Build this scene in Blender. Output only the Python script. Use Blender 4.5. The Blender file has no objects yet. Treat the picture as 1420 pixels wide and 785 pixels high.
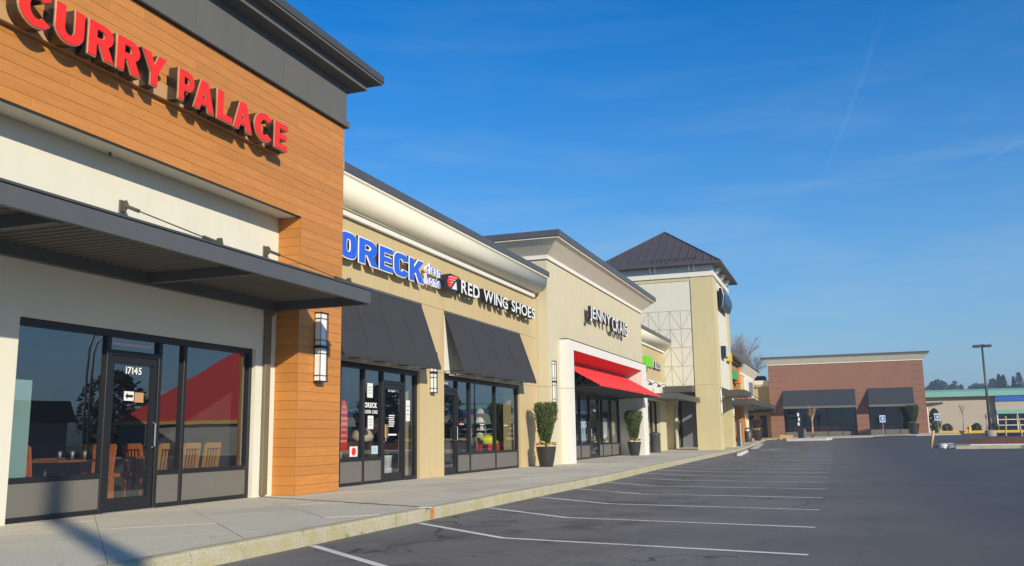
import bpy, bmesh, math, random
from mathutils import Vector, Matrix
random.seed(7)
rad = math.radians
SC = bpy.context.scene
COL = SC.collection

# ------------------------------------------------------------------ camera
cam_d = bpy.data.cameras.new('camera'); cam = bpy.data.objects.new('camera', cam_d); COL.objects.link(cam)
YAW, PITCH, ROLL, FPX = rad(19.578), rad(9.539), rad(-0.866), 1268.2
_f = Vector((-math.sin(YAW)*math.cos(PITCH), math.cos(YAW)*math.cos(PITCH), math.sin(PITCH)))
_r = Vector((math.cos(YAW), math.sin(YAW), 0)); _u = _r.cross(_f)
_r2 = _r*math.cos(ROLL)+_u*math.sin(ROLL); _u2 = _u*math.cos(ROLL)-_r*math.sin(ROLL)
cam.matrix_world = Matrix(((_r2.x, _u2.x, -_f.x, 0), (_r2.y, _u2.y, -_f.y, 0), (_r2.z, _u2.z, -_f.z, 1.0), (0, 0, 0, 1)))
cam_d.sensor_width = 36; cam_d.lens = FPX/1420*36; cam_d.clip_end = 6000; cam_d.clip_start = .05
SC.camera = cam
# ------------------------------------------------------------------ sky and sun
SUN = Vector((1, -.78, .53)).normalized()
w = bpy.data.worlds.new('World'); SC.world = w; w.use_nodes = True
nt = w.node_tree; nt.nodes.clear()
out = nt.nodes.new('ShaderNodeOutputWorld'); bg = nt.nodes.new('ShaderNodeBackground'); bg.inputs[1].default_value = .135
sky = nt.nodes.new('ShaderNodeTexSky'); sky.sky_type = 'NISHITA'; sky.sun_disc = False
sky.sun_elevation = math.asin(SUN.z); sky.sun_rotation = math.atan2(SUN.x, SUN.y)
sky.air_density = 1.0; sky.dust_density = .05; sky.ozone_density = 3.0; sky.altitude = 50
hs = nt.nodes.new('ShaderNodeHueSaturation'); hs.inputs['Saturation'].default_value = 1.43; hs.inputs['Value'].default_value = 1.20; hs.inputs['Hue'].default_value = .508
nt.links.new(sky.outputs[0], hs.inputs['Color'])
# thin high cirrus and a contrail, laid out by direction on the dome
tc = nt.nodes.new('ShaderNodeTexCoord')
def wmath(op, a, b=None):
    n = nt.nodes.new('ShaderNodeMath'); n.operation = op
    for i, v in enumerate((a, b)):
        if v is None: continue
        if isinstance(v, (int, float)): n.inputs[i].default_value = v
        else: nt.links.new(v, n.inputs[i])
    return n.outputs[0]
def wmap(v, a, b, c, d):
    n = nt.nodes.new('ShaderNodeMapRange'); nt.links.new(v, n.inputs[0])
    for i, q in enumerate((a, b, c, d)): n.inputs[i+1].default_value = q
    return n.outputs[0]
sep = nt.nodes.new('ShaderNodeSeparateXYZ'); nt.links.new(tc.outputs['Generated'], sep.inputs[0])
mp = nt.nodes.new('ShaderNodeMapping'); mp.inputs['Scale'].default_value = (2.2, 2.2, 16); mp.inputs['Rotation'].default_value = (rad(5), rad(4), 0)
nt.links.new(tc.outputs['Generated'], mp.inputs[0])
nz = nt.nodes.new('ShaderNodeTexNoise'); nz.inputs['Scale'].default_value = 1.7; nz.inputs['Detail'].default_value = 7; nz.inputs['Roughness'].default_value = .62; nz.inputs['Distortion'].default_value = .35
nt.links.new(mp.outputs[0], nz.inputs['Vector'])
cir = wmap(nz.outputs[0], .46, .72, 0, 1)
low = wmap(sep.outputs[2], .02, .36, .55, .08)
cir = wmath('MULTIPLY', cir, low)
def contrail(p, q, width, soft, strength):
    p = Vector(p).normalized(); q = Vector(q).normalized(); n = p.cross(q).normalized(); t = n.cross(p).normalized()
    ang = p.angle(q)
    def dot(v):
        d = nt.nodes.new('ShaderNodeVectorMath'); d.operation = 'DOT_PRODUCT'; nt.links.new(tc.outputs['Generated'], d.inputs[0]); d.inputs[1].default_value = v; return d.outputs['Value']
    wob = nt.nodes.new('ShaderNodeTexNoise'); wob.inputs['Scale'].default_value = 26; wob.inputs['Detail'].default_value = 4; nt.links.new(tc.outputs['Generated'], wob.inputs['Vector'])
    along = wmath('DIVIDE', dot(t), math.sin(ang))
    side = wmath('ADD', dot(n), wmath('MULTIPLY', wmath('SUBTRACT', wob.outputs[0], .5), .012))
    wd = wmap(along, 0, 1, width*.35, soft)
    m = wmath('SUBTRACT', 1, wmath('DIVIDE', wmath('ABSOLUTE', side), wd)); m = wmath('MAXIMUM', m, 0)
    e = wmath('MULTIPLY', wmap(along, -.02, .15, 0, 1), wmap(along, .55, 1.05, 1, 0))
    return wmath('MULTIPLY', wmath('MULTIPLY', m, e), wmath('MULTIPLY', wmap(wob.outputs[0], .3, .7, .4, 1), strength))
def pixdir(x, y):
    return _r2*((x-710)/FPX) - _u2*((y-392.5)/FPX) + _f
c1 = contrail(pixdir(1126, 286), pixdir(1232, 10), .0016, .006, .10)
c2 = contrail(pixdir(1345, 238), pixdir(1480, 160), .002, .006, .14)
fac = wmath('MINIMUM', wmath('ADD', wmath('MULTIPLY', cir, .85), wmath('ADD', c1, c2)), .8)
mx = nt.nodes.new('ShaderNodeMix'); mx.data_type = 'RGBA'; nt.links.new(fac, mx.inputs[0]); mx.inputs[7].default_value = (3.1, 4.3, 5.2, 1)
hz = nt.nodes.new('ShaderNodeMix'); hz.data_type = 'RGBA'   # whitish-blue ground haze all round the horizon
hf_ = wmath('MULTIPLY', wmath('POWER', wmap(sep.outputs[2], -.02, .50, 1, 0), 2.0), .97)
nt.links.new(hf_, hz.inputs[0]); nt.links.new(hs.outputs[0], hz.inputs[6]); nt.links.new(hz.outputs[2], mx.inputs[6]); hz.inputs[7].default_value = (1.05, 2.35, 4.0, 1)
nt.links.new(mx.outputs[2], bg.inputs[0]); nt.links.new(bg.outputs[0], out.inputs[0])
sd = bpy.data.lights.new('sun', 'SUN'); sd.energy = 5.0; sd.angle = rad(.53); sd.color = (1, .895, .71)
so = bpy.data.objects.new('sun', sd); COL.objects.link(so); so.rotation_euler = (-SUN).to_track_quat('-Z', 'Y').to_euler(); so.location = SUN*60
SC.view_settings.view_transform = 'Standard'; SC.view_settings.look = 'None'; SC.view_settings.exposure = 0; SC.view_settings.gamma = 1
SC.render.engine = 'CYCLES'
SC.cycles.max_bounces = 8; SC.cycles.transparent_max_bounces = 16

# ------------------------------------------------------------------ materials
MATS = {}
def mat(name, col, rough=.7, metal=0, var=.12, vscale=1.5, bump=.0, bscale=60, spec=.5, perobj=0, stretch=(1, 1, 1), stain=0, coat=0):
    m = bpy.data.materials.new(name); m.use_nodes = True; t = m.node_tree; b = t.nodes['Principled BSDF']
    b.inputs['Roughness'].default_value = rough; b.inputs['Metallic'].default_value = metal; b.inputs['Specular IOR Level'].default_value = spec
    b.inputs['Coat Weight'].default_value = coat
    geo = t.nodes.new('ShaderNodeNewGeometry'); mpn = t.nodes.new('ShaderNodeMapping'); mpn.inputs['Scale'].default_value = stretch
    oi = t.nodes.new('ShaderNodeObjectInfo')
    if perobj:
        cm = t.nodes.new('ShaderNodeCombineXYZ')
        mu = t.nodes.new('ShaderNodeMath'); mu.operation = 'MULTIPLY'; mu.inputs[1].default_value = 37; t.links.new(oi.outputs['Random'], mu.inputs[0])
        t.links.new(mu.outputs[0], cm.inputs[0]); t.links.new(mu.outputs[0], cm.inputs[2])
        ad = t.nodes.new('ShaderNodeVectorMath'); ad.operation = 'ADD'; t.links.new(geo.outputs['Position'], ad.inputs[0]); t.links.new(cm.outputs[0], ad.inputs[1])
        t.links.new(ad.outputs[0], mpn.inputs[0])
    else: t.links.new(geo.outputs['Position'], mpn.inputs[0])
    n = t.nodes.new('ShaderNodeTexNoise'); n.inputs['Scale'].default_value = vscale; n.inputs['Detail'].default_value = 6; n.inputs['Roughness'].default_value = .65
    t.links.new(mpn.outputs[0], n.inputs['Vector'])
    mr = t.nodes.new('ShaderNodeMapRange'); mr.inputs[1].default_value = .25; mr.inputs[2].default_value = .75; mr.inputs[3].default_value = 1-var; mr.inputs[4].default_value = 1+var
    t.links.new(n.outputs[0], mr.inputs[0]); val = mr.outputs[0]
    if perobj:
        m2 = t.nodes.new('ShaderNodeMapRange'); m2.inputs[3].default_value = 1-perobj; m2.inputs[4].default_value = 1+perobj; t.links.new(oi.outputs['Random'], m2.inputs[0])
        mm = t.nodes.new('ShaderNodeMath'); mm.operation = 'MULTIPLY'; t.links.new(val, mm.inputs[0]); t.links.new(m2.outputs[0], mm.inputs[1]); val = mm.outputs[0]
    if stain:   # rain streaks and blotches: long in z
        mp2 = t.nodes.new('ShaderNodeMapping'); mp2.inputs['Scale'].default_value = (2.6, 2.6, .22); t.links.new(geo.outputs['Position'], mp2.inputs[0])
        n2 = t.nodes.new('ShaderNodeTexNoise'); n2.inputs['Scale'].default_value = 1.6; n2.inputs['Detail'].default_value = 5; t.links.new(mp2.outputs[0], n2.inputs['Vector'])
        m3 = t.nodes.new('ShaderNodeMapRange'); m3.inputs[1].default_value = .45; m3.inputs[2].default_value = .8; m3.inputs[3].default_value = 1; m3.inputs[4].default_value = 1-stain; t.links.new(n2.outputs[0], m3.inputs[0])
        mm = t.nodes.new('ShaderNodeMath'); mm.operation = 'MULTIPLY'; t.links.new(val, mm.inputs[0]); t.links.new(m3.outputs[0], mm.inputs[1]); val = mm.outputs[0]
    vm = t.nodes.new('ShaderNodeVectorMath'); vm.operation = 'SCALE'; vm.inputs[0].default_value = col[:3]; t.links.new(val, vm.inputs['Scale'])
    t.links.new(vm.outputs[0], b.inputs['Base Color'])
    if bump:
        nb = t.nodes.new('ShaderNodeTexNoise'); nb.inputs['Scale'].default_value = bscale; nb.inputs['Detail'].default_value = 4; t.links.new(mpn.outputs[0], nb.inputs['Vector'])
        bp = t.nodes.new('ShaderNodeBump'); bp.inputs['Strength'].default_value = bump; bp.inputs['Distance'].default_value = .01; t.links.new(nb.outputs[0], bp.inputs['Height']); t.links.new(bp.outputs[0], b.inputs['Normal'])
    MATS[name] = m; m['vm'] = 0
    return m
M = MATS
mat('white_stucco', (.72, .69, .575), .85, var=.03, bump=.25, bscale=90, stain=0.04)
mat('white_trim', (.76, .745, .68), .7, var=.03, stain=0.03)
mat('cream_stucco', (.61, .55, .38), .9, var=.035, bump=.3, bscale=90, stain=0.05)
mat('tan_stucco', (.56, .44, .235), .9, var=.04, bump=.3, bscale=90, stain=0.06)
mat('sand_stucco', (.61, .525, .295), .9, var=.04, bump=.3, bscale=90, stain=0.06)
mat('cream_cornice', (.80, .76, .62), .85, var=.03, bump=.15, bscale=90, stain=0.02, spec=.2)
mat('plank', (.545, .222, .048), .48, var=.16, vscale=6, perobj=.08, stretch=(6, .35, 6), bump=.06, bscale=30)
mat('charcoal_stucco', (.12, .12, .115), .8, var=.06, bump=.2, bscale=80, stain=.08)
mat('charcoal_metal', (.085, .085, .085), .45, metal=.2, var=.06)
mat('canopy_paint', (.095, .10, .105), .5, var=.06, vscale=3)
mat('soffit_deck', (.13, .12, .10), .55, var=.08)
mat('dark_frame', (.022, .023, .026), .38, metal=.3, var=.05)
mat('cap_metal', (.12, .115, .115), .42, metal=.3, var=.08)
mat('roof_metal', (.085, .074, .072), .55, metal=.1, var=.1)
mat('grey_panel', (.155, .145, .125), .6, var=.05)
mat('black_fabric', (.038, .039, .043), .85, var=.12, vscale=4, bump=.1, bscale=250)
mat('navy_fabric', (.03, .04, .05), .8, var=.1)
mat('red_fabric', (.80, .045, .04), .8, var=.06, vscale=3)
mat('red_paint', (.62, .05, .035), .7, var=.06)
mat('red_face', (.85, .03, .012), .35, var=.03)
mat('bronze', (.28, .235, .18), .28, metal=.85, var=.1)
mat('letter_side', (.10, .085, .07), .25, metal=.8, var=.1)
mat('raceway', (.52, .30, .14), .5, var=.06)
mat('white_face', (.83, .83, .82), .4, var=.02)
mat('blue_face', (.025, .12, .72), .4, var=.03)
mat('green_face', (.14, .62, .015), .4, var=.04)
mat('black_paint', (.015, .015, .016), .5, var=.1)
mat('galvanised', (.30, .30, .29), .45, metal=.6, var=.1)
mat('olive_steel', (.105, .10, .078), .5, metal=.3, var=.1)
mat('pale_bar', (.55, .50, .42), .5, metal=.2, var=.05)
mat('aluminium', (.55, .55, .54), .35, metal=.8, var=.05)
mat('diffuser', (.86, .86, .84), .35, var=.02)
mat('white_paint', (.62, .63, .62), .75, var=.16, vscale=22)
def worn(name, col, under):
    m = bpy.data.materials.new(name); m.use_nodes = True; t = m.node_tree; b = t.nodes['Principled BSDF']; b.inputs['Roughness'].default_value = .85; b.inputs['Specular IOR Level'].default_value = .3
    geo = t.nodes.new('ShaderNodeNewGeometry'); n1 = t.nodes.new('ShaderNodeTexNoise'); n1.inputs['Scale'].default_value = 28; n1.inputs['Detail'].default_value = 6; n1.inputs['Roughness'].default_value = .75; t.links.new(geo.outputs['Position'], n1.inputs['Vector'])
    n2 = t.nodes.new('ShaderNodeTexNoise'); n2.inputs['Scale'].default_value = .9; n2.inputs['Detail'].default_value = 3; t.links.new(geo.outputs['Position'], n2.inputs['Vector'])
    ad = t.nodes.new('ShaderNodeMath'); ad.operation = 'ADD'; t.links.new(n1.outputs[0], ad.inputs[0]); t.links.new(n2.outputs[0], ad.inputs[1])
    mr = t.nodes.new('ShaderNodeMapRange'); mr.inputs[1].default_value = 1.02; mr.inputs[2].default_value = 1.30; t.links.new(ad.outputs[0], mr.inputs[0])
    x = t.nodes.new('ShaderNodeMix'); x.data_type = 'RGBA'; x.inputs[6].default_value = (*col, 1); x.inputs[7].default_value = (*under, 1); t.links.new(mr.outputs[0], x.inputs[0]); t.links.new(x.outputs[2], b.inputs['Base Color']); MATS[name] = m
worn('stripe_paint', (.78, .75, .67), (.26, .245, .22))
mat('blue_paint', (.05, .16, .36), .7, var=.2, vscale=5)
mat('yellow_paint', (.80, .50, .03), .65, var=.12, vscale=6)
mat('kerb_white', (.62, .62, .60), .85, var=.1, vscale=4)
mat('brick_wall', (.285, .140, .092), .9, var=.10, vscale=.8, bump=.2, bscale=12)
mat('brick_band', (.20, .115, .09), .9, var=.08)
mat('bark_mulch', (.16, .055, .03), .95, var=.35, vscale=7, bump=.8, bscale=14)
mat('pot', (.036, .034, .032), .42, var=.1)
mat('soil', (.05, .035, .025), .95, var=.3, vscale=20)
mat('topiary', (.082, .115, .030), .75, var=.4, vscale=9)
mat('flower_yellow', (.9, .70, .02), .7, var=.1); mat('flower_red', (.75, .02, .03), .7, var=.1); mat('flower_orange', (.90, .25, .02), .7, var=.1)
mat('flower_leaf', (.10, .17, .08), .8, var=.3)
mat('twig', (.30, .265, .245), .9, var=.15, vscale=2)
mat('bark', (.16, .125, .10), .9, var=.2, vscale=5)
mat('bark_light', (.42, .28, .14), .85, var=.15, vscale=8)
mat('conifer', (.035, .06, .035), .9, var=.3, vscale=.4)
mat('leaf_dark', (.045, .07, .025), .8, var=.3, vscale=.8)
mat('stake_wood', (.60, .40, .16), .8, var=.12, vscale=6)
mat('chair_wood', (.50, .14, .03), .45, var=.15, vscale=8)
mat('chair_red', (.60, .06, .02), .5, var=.1)
mat('pine_wood', (.46, .23, .075), .5, var=.12)
mat('teal_board', (.30, .45, .42), .7, var=.06)
mat('table_top', (.30, .10, .03), .3, var=.12)
mat('room_dark', (.055, .05, .048), .85, var=.2)
mat('room_brown', (.11, .06, .035), .8, var=.2)
mat('room_floor', (.10, .085, .07), .6, var=.2)
mat('room_light', (.38, .36, .31), .8, var=.08)
mat('teal_metal', (.23, .50, .42), .5, var=.06, vscale=.4)
mat('blue_metal', (.03, .13, .50), .5, var=.06)
mat('far_stucco', (.50, .455, .36), .9, var=.04, vscale=.5)
mat('slate_blue', (.17, .18, .22), .7, var=.08)
mat('paper', (.75, .77, .76), .7, var=.03)
mat('cyan_paper', (.45, .62, .68), .7, var=.05)
mat('brass', (.50, .36, .15), .35, metal=.7, var=.1)
mat('hat_cream', (.66, .57, .40), .85, var=.08); mat('vest_yellow', (.80, .85, .02), .7, var=.05)
mat('navy_box', (.012, .035, .085), .3, var=.1)
mat('trim_gold', (.62, .50, .32), .3, metal=.5, var=.05)
mat('pipe_brown', (.16, .135, .085), .6, var=.08)
mat('sign_blue', (.03, .22, .62), .5, var=.05)
mat('hill', (.05, .075, .05), .95, var=.3, vscale=.05)
mat('rubble', (.33, .30, .26), .9, var=.25, vscale=9)
mat('terrain', (.10, .10, .085), .95, var=.2, vscale=.1)
# glass: thin pane that reflects by angle
def glass_mat(name, tint=(.86, .90, .90), gain=.21):
    m = bpy.data.materials.new(name); m.use_nodes = True; t = m.node_tree; t.nodes.clear()
    o = t.nodes.new('ShaderNodeOutputMaterial'); mix = t.nodes.new('ShaderNodeMixShader'); tr = t.nodes.new('ShaderNodeBsdfTransparent'); gl = t.nodes.new('ShaderNodeBsdfGlossy')
    tr.inputs[0].default_value = (*tint, 1); gl.inputs['Roughness'].default_value = .004; gl.inputs[0].default_value = (.95, .98, 1, 1)
    g2 = t.nodes.new('ShaderNodeNewGeometry'); dt = t.nodes.new('ShaderNodeVectorMath'); dt.operation = 'DOT_PRODUCT'; t.links.new(g2.outputs['Incoming'], dt.inputs[0]); t.links.new(g2.outputs['Normal'], dt.inputs[1])
    def mth(op, u, v=None):
        q = t.nodes.new('ShaderNodeMath'); q.operation = op; q.use_clamp = False
        for i_, w_ in enumerate((u, v)):
            if w_ is None: continue
            if isinstance(w_, (int, float)): q.inputs[i_].default_value = w_
            else: t.links.new(w_, q.inputs[i_])
        return q.outputs[0]
    fz = mth('ADD', gain, mth('MULTIPLY', mth('POWER', mth('SUBTRACT', 1, mth('ABSOLUTE', dt.outputs['Value'])), 4.2), 1-gain))
    # slightly wavy panes, each its own
    geo = t.nodes.new('ShaderNodeNewGeometry'); oi = t.nodes.new('ShaderNodeObjectInfo'); n = t.nodes.new('ShaderNodeTexNoise'); n.noise_dimensions = '4D'; n.inputs['Scale'].default_value = .9; n.inputs['Detail'].default_value = 1
    mw = t.nodes.new('ShaderNodeMath'); mw.operation = 'MULTIPLY'; mw.inputs[1].default_value = 50; t.links.new(oi.outputs['Random'], mw.inputs[0]); t.links.new(mw.outputs[0], n.inputs['W'])
    t.links.new(geo.outputs['Position'], n.inputs['Vector'])
    bp = t.nodes.new('ShaderNodeBump'); bp.inputs['Strength'].default_value = .16; bp.inputs['Distance'].default_value = .008; t.links.new(n.outputs[0], bp.inputs['Height'])
    t.links.new(bp.outputs[0], gl.inputs['Normal'])
    t.links.new(fz, mix.inputs[0]); t.links.new(tr.outputs[0], mix.inputs[1]); t.links.new(gl.outputs[0], mix.inputs[2]); t.links.new(mix.outputs[0], o.inputs[0])
    MATS[name] = m
glass_mat('glass'); glass_mat('dark_glass', (.5, .54, .56), .05)
def nodes_of(name): return MATS[name].node_tree
# asphalt, concrete, kerb: their own node trees
def ground_mat(name, c_a, c_b, spots, rough, grain, gbump, extra=None):
    m = bpy.data.materials.new(name); m.use_nodes = True; t = m.node_tree; b = t.nodes['Principled BSDF']; b.inputs['Roughness'].default_value = rough
    geo = t.nodes.new('ShaderNodeNewGeometry')
    b.inputs['Specular IOR Level'].default_value = .3
    def noise(s, d=5, st=(1, 1, 1), r=.6):
        mpn = t.nodes.new('ShaderNodeMapping'); mpn.inputs['Scale'].default_value = st; t.links.new(geo.outputs['Position'], mpn.inputs[0])
        n = t.nodes.new('ShaderNodeTexNoise'); n.inputs['Scale'].default_value = s; n.inputs['Detail'].default_value = d; n.inputs['Roughness'].default_value = r; t.links.new(mpn.outputs[0], n.inputs['Vector']); return n.outputs[0]
    def ramp(v, a, b_, c, d):
        mr = t.nodes.new('ShaderNodeMapRange'); t.links.new(v, mr.inputs[0])
        for i, q in enumerate((a, b_, c, d)): mr.inputs[i+1].default_value = q
        return mr.outputs[0]
    def mixc(fv, a, b_):
        x = t.nodes.new('ShaderNodeMix'); x.data_type = 'RGBA'; t.links.new(fv, x.inputs[0])
        for i, q in ((6, a), (7, b_)):
            if isinstance(q, tuple): x.inputs[i].default_value = (*q, 1)
            else: t.links.new(q, x.inputs[i])
        return x.outputs[2]
    c = mixc(ramp(noise(.35, 6), .35, .65, 0, 1), c_a, c_b)
    c = mixc(ramp(noise(1.7, 5), .56, .74, 0, spots[1]), c, spots[0])
    g = ramp(noise(grain, 3), .3, .7, .72, 1.28)
    vm = t.nodes.new('ShaderNodeVectorMath'); vm.operation = 'SCALE'; t.links.new(c, vm.inputs[0]); t.links.new(g, vm.inputs['Scale']); c = vm.outputs[0]
    if extra: c = extra(t, geo, noise, ramp, mixc, c)
    t.links.new(c, b.inputs['Base Color'])
    bp = t.nodes.new('ShaderNodeBump'); bp.inputs['Strength'].default_value = gbump; bp.inputs['Distance'].default_value = .006; t.links.new(noise(grain, 3), bp.inputs['Height']); t.links.new(bp.outputs[0], b.inputs['Normal'])
    MATS[name] = m
def asph_extra(t, geo, noise, ramp, mixc, c):
    # oil drips in the bays near the kerb, sealed cracks, tyre-polished drive lane
    s = t.nodes.new('ShaderNodeSeparateXYZ'); t.links.new(geo.outputs['Position'], s.inputs[0])
    bay = t.nodes.new('ShaderNodeMath'); bay.operation = 'MULTIPLY'; t.links.new(ramp(s.outputs[0], -5.6, -4.4, 0, 1), bay.inputs[0]); t.links.new(ramp(s.outputs[0], -3.2, -1.6, 1, 0), bay.inputs[1])
    oil = t.nodes.new('ShaderNodeMath'); oil.operation = 'MULTIPLY'; t.links.new(ramp(noise(1.1, 5, (1, 1, 1), .7), 0.50, .64, 0, .65), oil.inputs[0]); t.links.new(bay.outputs[0], oil.inputs[1])
    c = mixc(oil.outputs[0], c, (.05, .047, .043))
    c = mixc(ramp(s.outputs[0], -1.6, 2.2, 0, .85), c, mixc(ramp(noise(.5, 5), .4, .6, 0, 1), (.058, .067, .078), (.074, .081, .088)))
    c = mixc(ramp(noise(9, 2), .70, .74, 0, .4), c, (.24, .22, .19))
    wn = t.nodes.new('ShaderNodeTexNoise'); wn.inputs['Scale'].default_value = 1.3; wn.inputs['Detail'].default_value = 5; t.links.new(geo.outputs['Position'], wn.inputs['Vector'])
    av = t.nodes.new('ShaderNodeVectorMath'); av.operation = 'ADD'; t.links.new(geo.outputs['Position'], av.inputs[0])
    sv = t.nodes.new('ShaderNodeVectorMath'); sv.operation = 'SCALE'; sv.inputs['Scale'].default_value = 1.6; t.links.new(wn.outputs['Color'], sv.inputs[0]); t.links.new(sv.outputs[0], av.inputs[1])
    vo = t.nodes.new('ShaderNodeTexVoronoi'); vo.feature = 'DISTANCE_TO_EDGE'; vo.inputs['Scale'].default_value = .17; t.links.new(av.outputs[0], vo.inputs['Vector'])
    ck = t.nodes.new('ShaderNodeMath'); ck.operation = 'MULTIPLY'; t.links.new(ramp(vo.outputs['Distance'], .0022, .0060, .85, 0), ck.inputs[0]); t.links.new(ramp(noise(.22, 3), .47, .52, 0, 1), ck.inputs[1])
    c = mixc(ck.outputs[0], c, (.03, .03, .03))
    c = mixc(ramp(noise(240, 1), .60, .72, 0, .55), c, (.34, .33, .31))
    c = mixc(ramp(noise(3.0, 6, (1, .25, 1), .7), .56, .70, 0, .45), c, (.07, .07, .07))
    return c
ground_mat('asphalt', (.205, .190, .165), (.145, .137, .122), ((.21, .19, .155), .5), .86, 70, .35, asph_extra)
def conc_extra(t, geo, noise, ramp, mixc, c):
    c = mixc(ramp(noise(.8, 6, (1, .45, 1)), .50, .68, 0, .55), c, (.39, .375, .32))
    c = mixc(ramp(noise(7, 3), .67, .72, 0, .6), c, (.17, .15, .12))
    return c
ground_mat('concrete', (.64, .585, .45), (.57, .525, .41), ((.49, .455, .36), .55), .9, 60, .2, conc_extra)
def kerb_extra(t, geo, noise, ramp, mixc, c):
    c = mixc(ramp(noise(2.4, 6), .42, .64, 0, .75), c, (.40, .36, .17))
    c = mixc(ramp(noise(5.5, 5), .60, .72, 0, .7), c, (.12, .16, .04))
    c = mixc(ramp(noise(3.3, 5, (1, 1, .6)), .62, .75, 0, .7), c, (.19, .16, .11))
    return c
ground_mat('kerb_concrete', (.50, .46, .34), (.44, .40, .29), ((.34, .31, .20), .6), .92, 45, .5, kerb_extra)

# ------------------------------------------------------------------ builders
WLOC = {}     # object -> world location of its origin
def link(name, me, parent, loc, m=None):
    o = bpy.data.objects.new(name, me); COL.objects.link(o)
    if m is not None and len(me.materials) == 0: me.materials.append(MATS[m])
    loc = Vector(loc)
    if parent is not None:
        o.parent = parent; o.location = loc - WLOC[parent]
    else: o.location = loc
    WLOC[o] = loc
    return o
def mesh(name, verts, faces, m, parent=None, smooth=False, mids=None, mats=None):
    vs = [Vector(v) for v in verts]
    lo = Vector([min(v[i] for v in vs) for i in range(3)]); hi = Vector([max(v[i] for v in vs) for i in range(3)])
    c = (lo+hi)/2
    if parent is None: c.z = lo.z
    me = bpy.data.meshes.new(name); me.from_pydata([v-c for v in vs], [], faces)
    for q in (mats or [m]): me.materials.append(MATS[q])
    if mids: me.polygons.foreach_set('material_index', mids)
    if smooth: me.polygons.foreach_set('use_smooth', [True]*len(me.polygons))
    me.update()
    return link(name, me, parent, c)
CACHE = {}
def box(name, x0, x1, y0, y1, z0, z1, m, parent=None, bev=0.0):
    x0, x1 = sorted((x0, x1)); y0, y1 = sorted((y0, y1)); z0, z1 = sorted((z0, z1))
    d = (x1-x0, y1-y0, z1-z0); key = (round(d[0], 3), round(d[1], 3), round(d[2], 3), m, round(bev, 4), parent is None)
    if key not in CACHE:
        bm = bmesh.new(); bmesh.ops.create_cube(bm, size=1)
        off = .5 if parent is None else 0
        for v in bm.verts: v.co = Vector((v.co.x*d[0], v.co.y*d[1], (v.co.z+off)*d[2]))
        if bev: bmesh.ops.bevel(bm, geom=bm.edges[:], offset=min(bev, min(d)*.3), segments=1, affect='EDGES', profile=.5)
        me = bpy.data.meshes.new(name); bm.to_mesh(me); bm.free(); me.materials.append(MATS[m]); CACHE[key] = me
    return link(name, CACHE[key], parent, ((x0+x1)/2, (y0+y1)/2, z0 if parent is None else (z0+z1)/2))
def thing(name, label, cat, loc, group=None):
    o = bpy.data.objects.new(name, None); COL.objects.link(o); o.location = loc; o.empty_display_size = .3; WLOC[o] = Vector(loc)
    return tag(o, label, cat, group)
def tag(o, label, cat, group=None):
    o['label'] = label; o['category'] = cat
    if group: o['group'] = group
    return o
def struct(o): o['kind'] = 'structure'; return o
def prism_y(name, prof, y0, y1, m, parent=None, smooth=False, closed=True):
    """profile of (x,z) points extruded along Y"""
    n = len(prof); v = [(x, y0, z) for x, z in prof]+[(x, y1, z) for x, z in prof]
    f = [(i, (i+1) % n, n+(i+1) % n, n+i) for i in range(n if closed else n-1)]
    if closed: f += [tuple(range(n))[::-1], tuple(range(n, 2*n))]
    return mesh(name, v, f, m, parent, smooth)
def prism_x(name, prof, x0, x1, m, parent=None, smooth=False):
    """profile of (y,z) points extruded along X"""
    n = len(prof); v = [(x0, y, z) for y, z in prof]+[(x1, y, z) for y, z in prof]
    f = [(i, (i+1) % n, n+(i+1) % n, n+i) for i in range(n)]+[tuple(range(n))[::-1], tuple(range(n, 2*n))]
    return mesh(name, v, f, m, parent, smooth)
def prism_z(name, poly, z0, z1, m, parent=None):
    n = len(poly); v = [(x, y, z0) for x, y in poly]+[(x, y, z1) for x, y in poly]
    f = [(i, (i+1) % n, n+(i+1) % n, n+i) for i in range(n)]+[tuple(range(n))[::-1], tuple(range(n, 2*n))]
    return mesh(name, v, f, m, parent)
def loft_rect(name, x0, x1, y0, y1, prof, m, parent, smooth=False, dirs=(1, 1, 1, 1)):
    """stack of rectangles: prof = [(offset, z)]; closed top and bottom. dirs scale offsets at x0,x1,y0,y1"""
    v = []; f = []
    for o, z in prof:
        a, b, c, d = x0-o*dirs[0], x1+o*dirs[1], y0-o*dirs[2], y1+o*dirs[3]
        v += [(a, c, z), (b, c, z), (b, d, z), (a, d, z)]
    for k in range(len(prof)-1):
        for i in range(4):
            j = (i+1) % 4; f.append((4*k+i, 4*k+j, 4*k+4+j, 4*k+4+i))
    f += [(3, 2, 1, 0), tuple(4*(len(prof)-1)+i for i in range(4))]
    return mesh(name, v, f, m, parent, smooth)
def tube(name, pts, r, m, parent=None, n=8, r1=None, caps=True):
    P = [Vector(p) for p in pts]; v = []; f = []
    for i, p in enumerate(P):
        t = (P[min(i+1, len(P)-1)]-P[max(i-1, 0)]).normalized()
        a = t.cross(Vector((0, 0, 1)) if abs(t.z) < .9 else Vector((1, 0, 0))).normalized(); b = t.cross(a)
        rr = r if r1 is None else r+(r1-r)*i/(len(P)-1)
        for k in range(n): th = 2*math.pi*k/n; v.append(p+(a*math.cos(th)+b*math.sin(th))*rr)
    for i in range(len(P)-1):
        for k in range(n): f.append((i*n+k, i*n+(k+1) % n, (i+1)*n+(k+1) % n, (i+1)*n+k))
    if caps: f += [tuple(range(n))[::-1], tuple((len(P)-1)*n+k for k in range(n))]
    return mesh(name, v, f, m, parent, smooth=n > 6)
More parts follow.
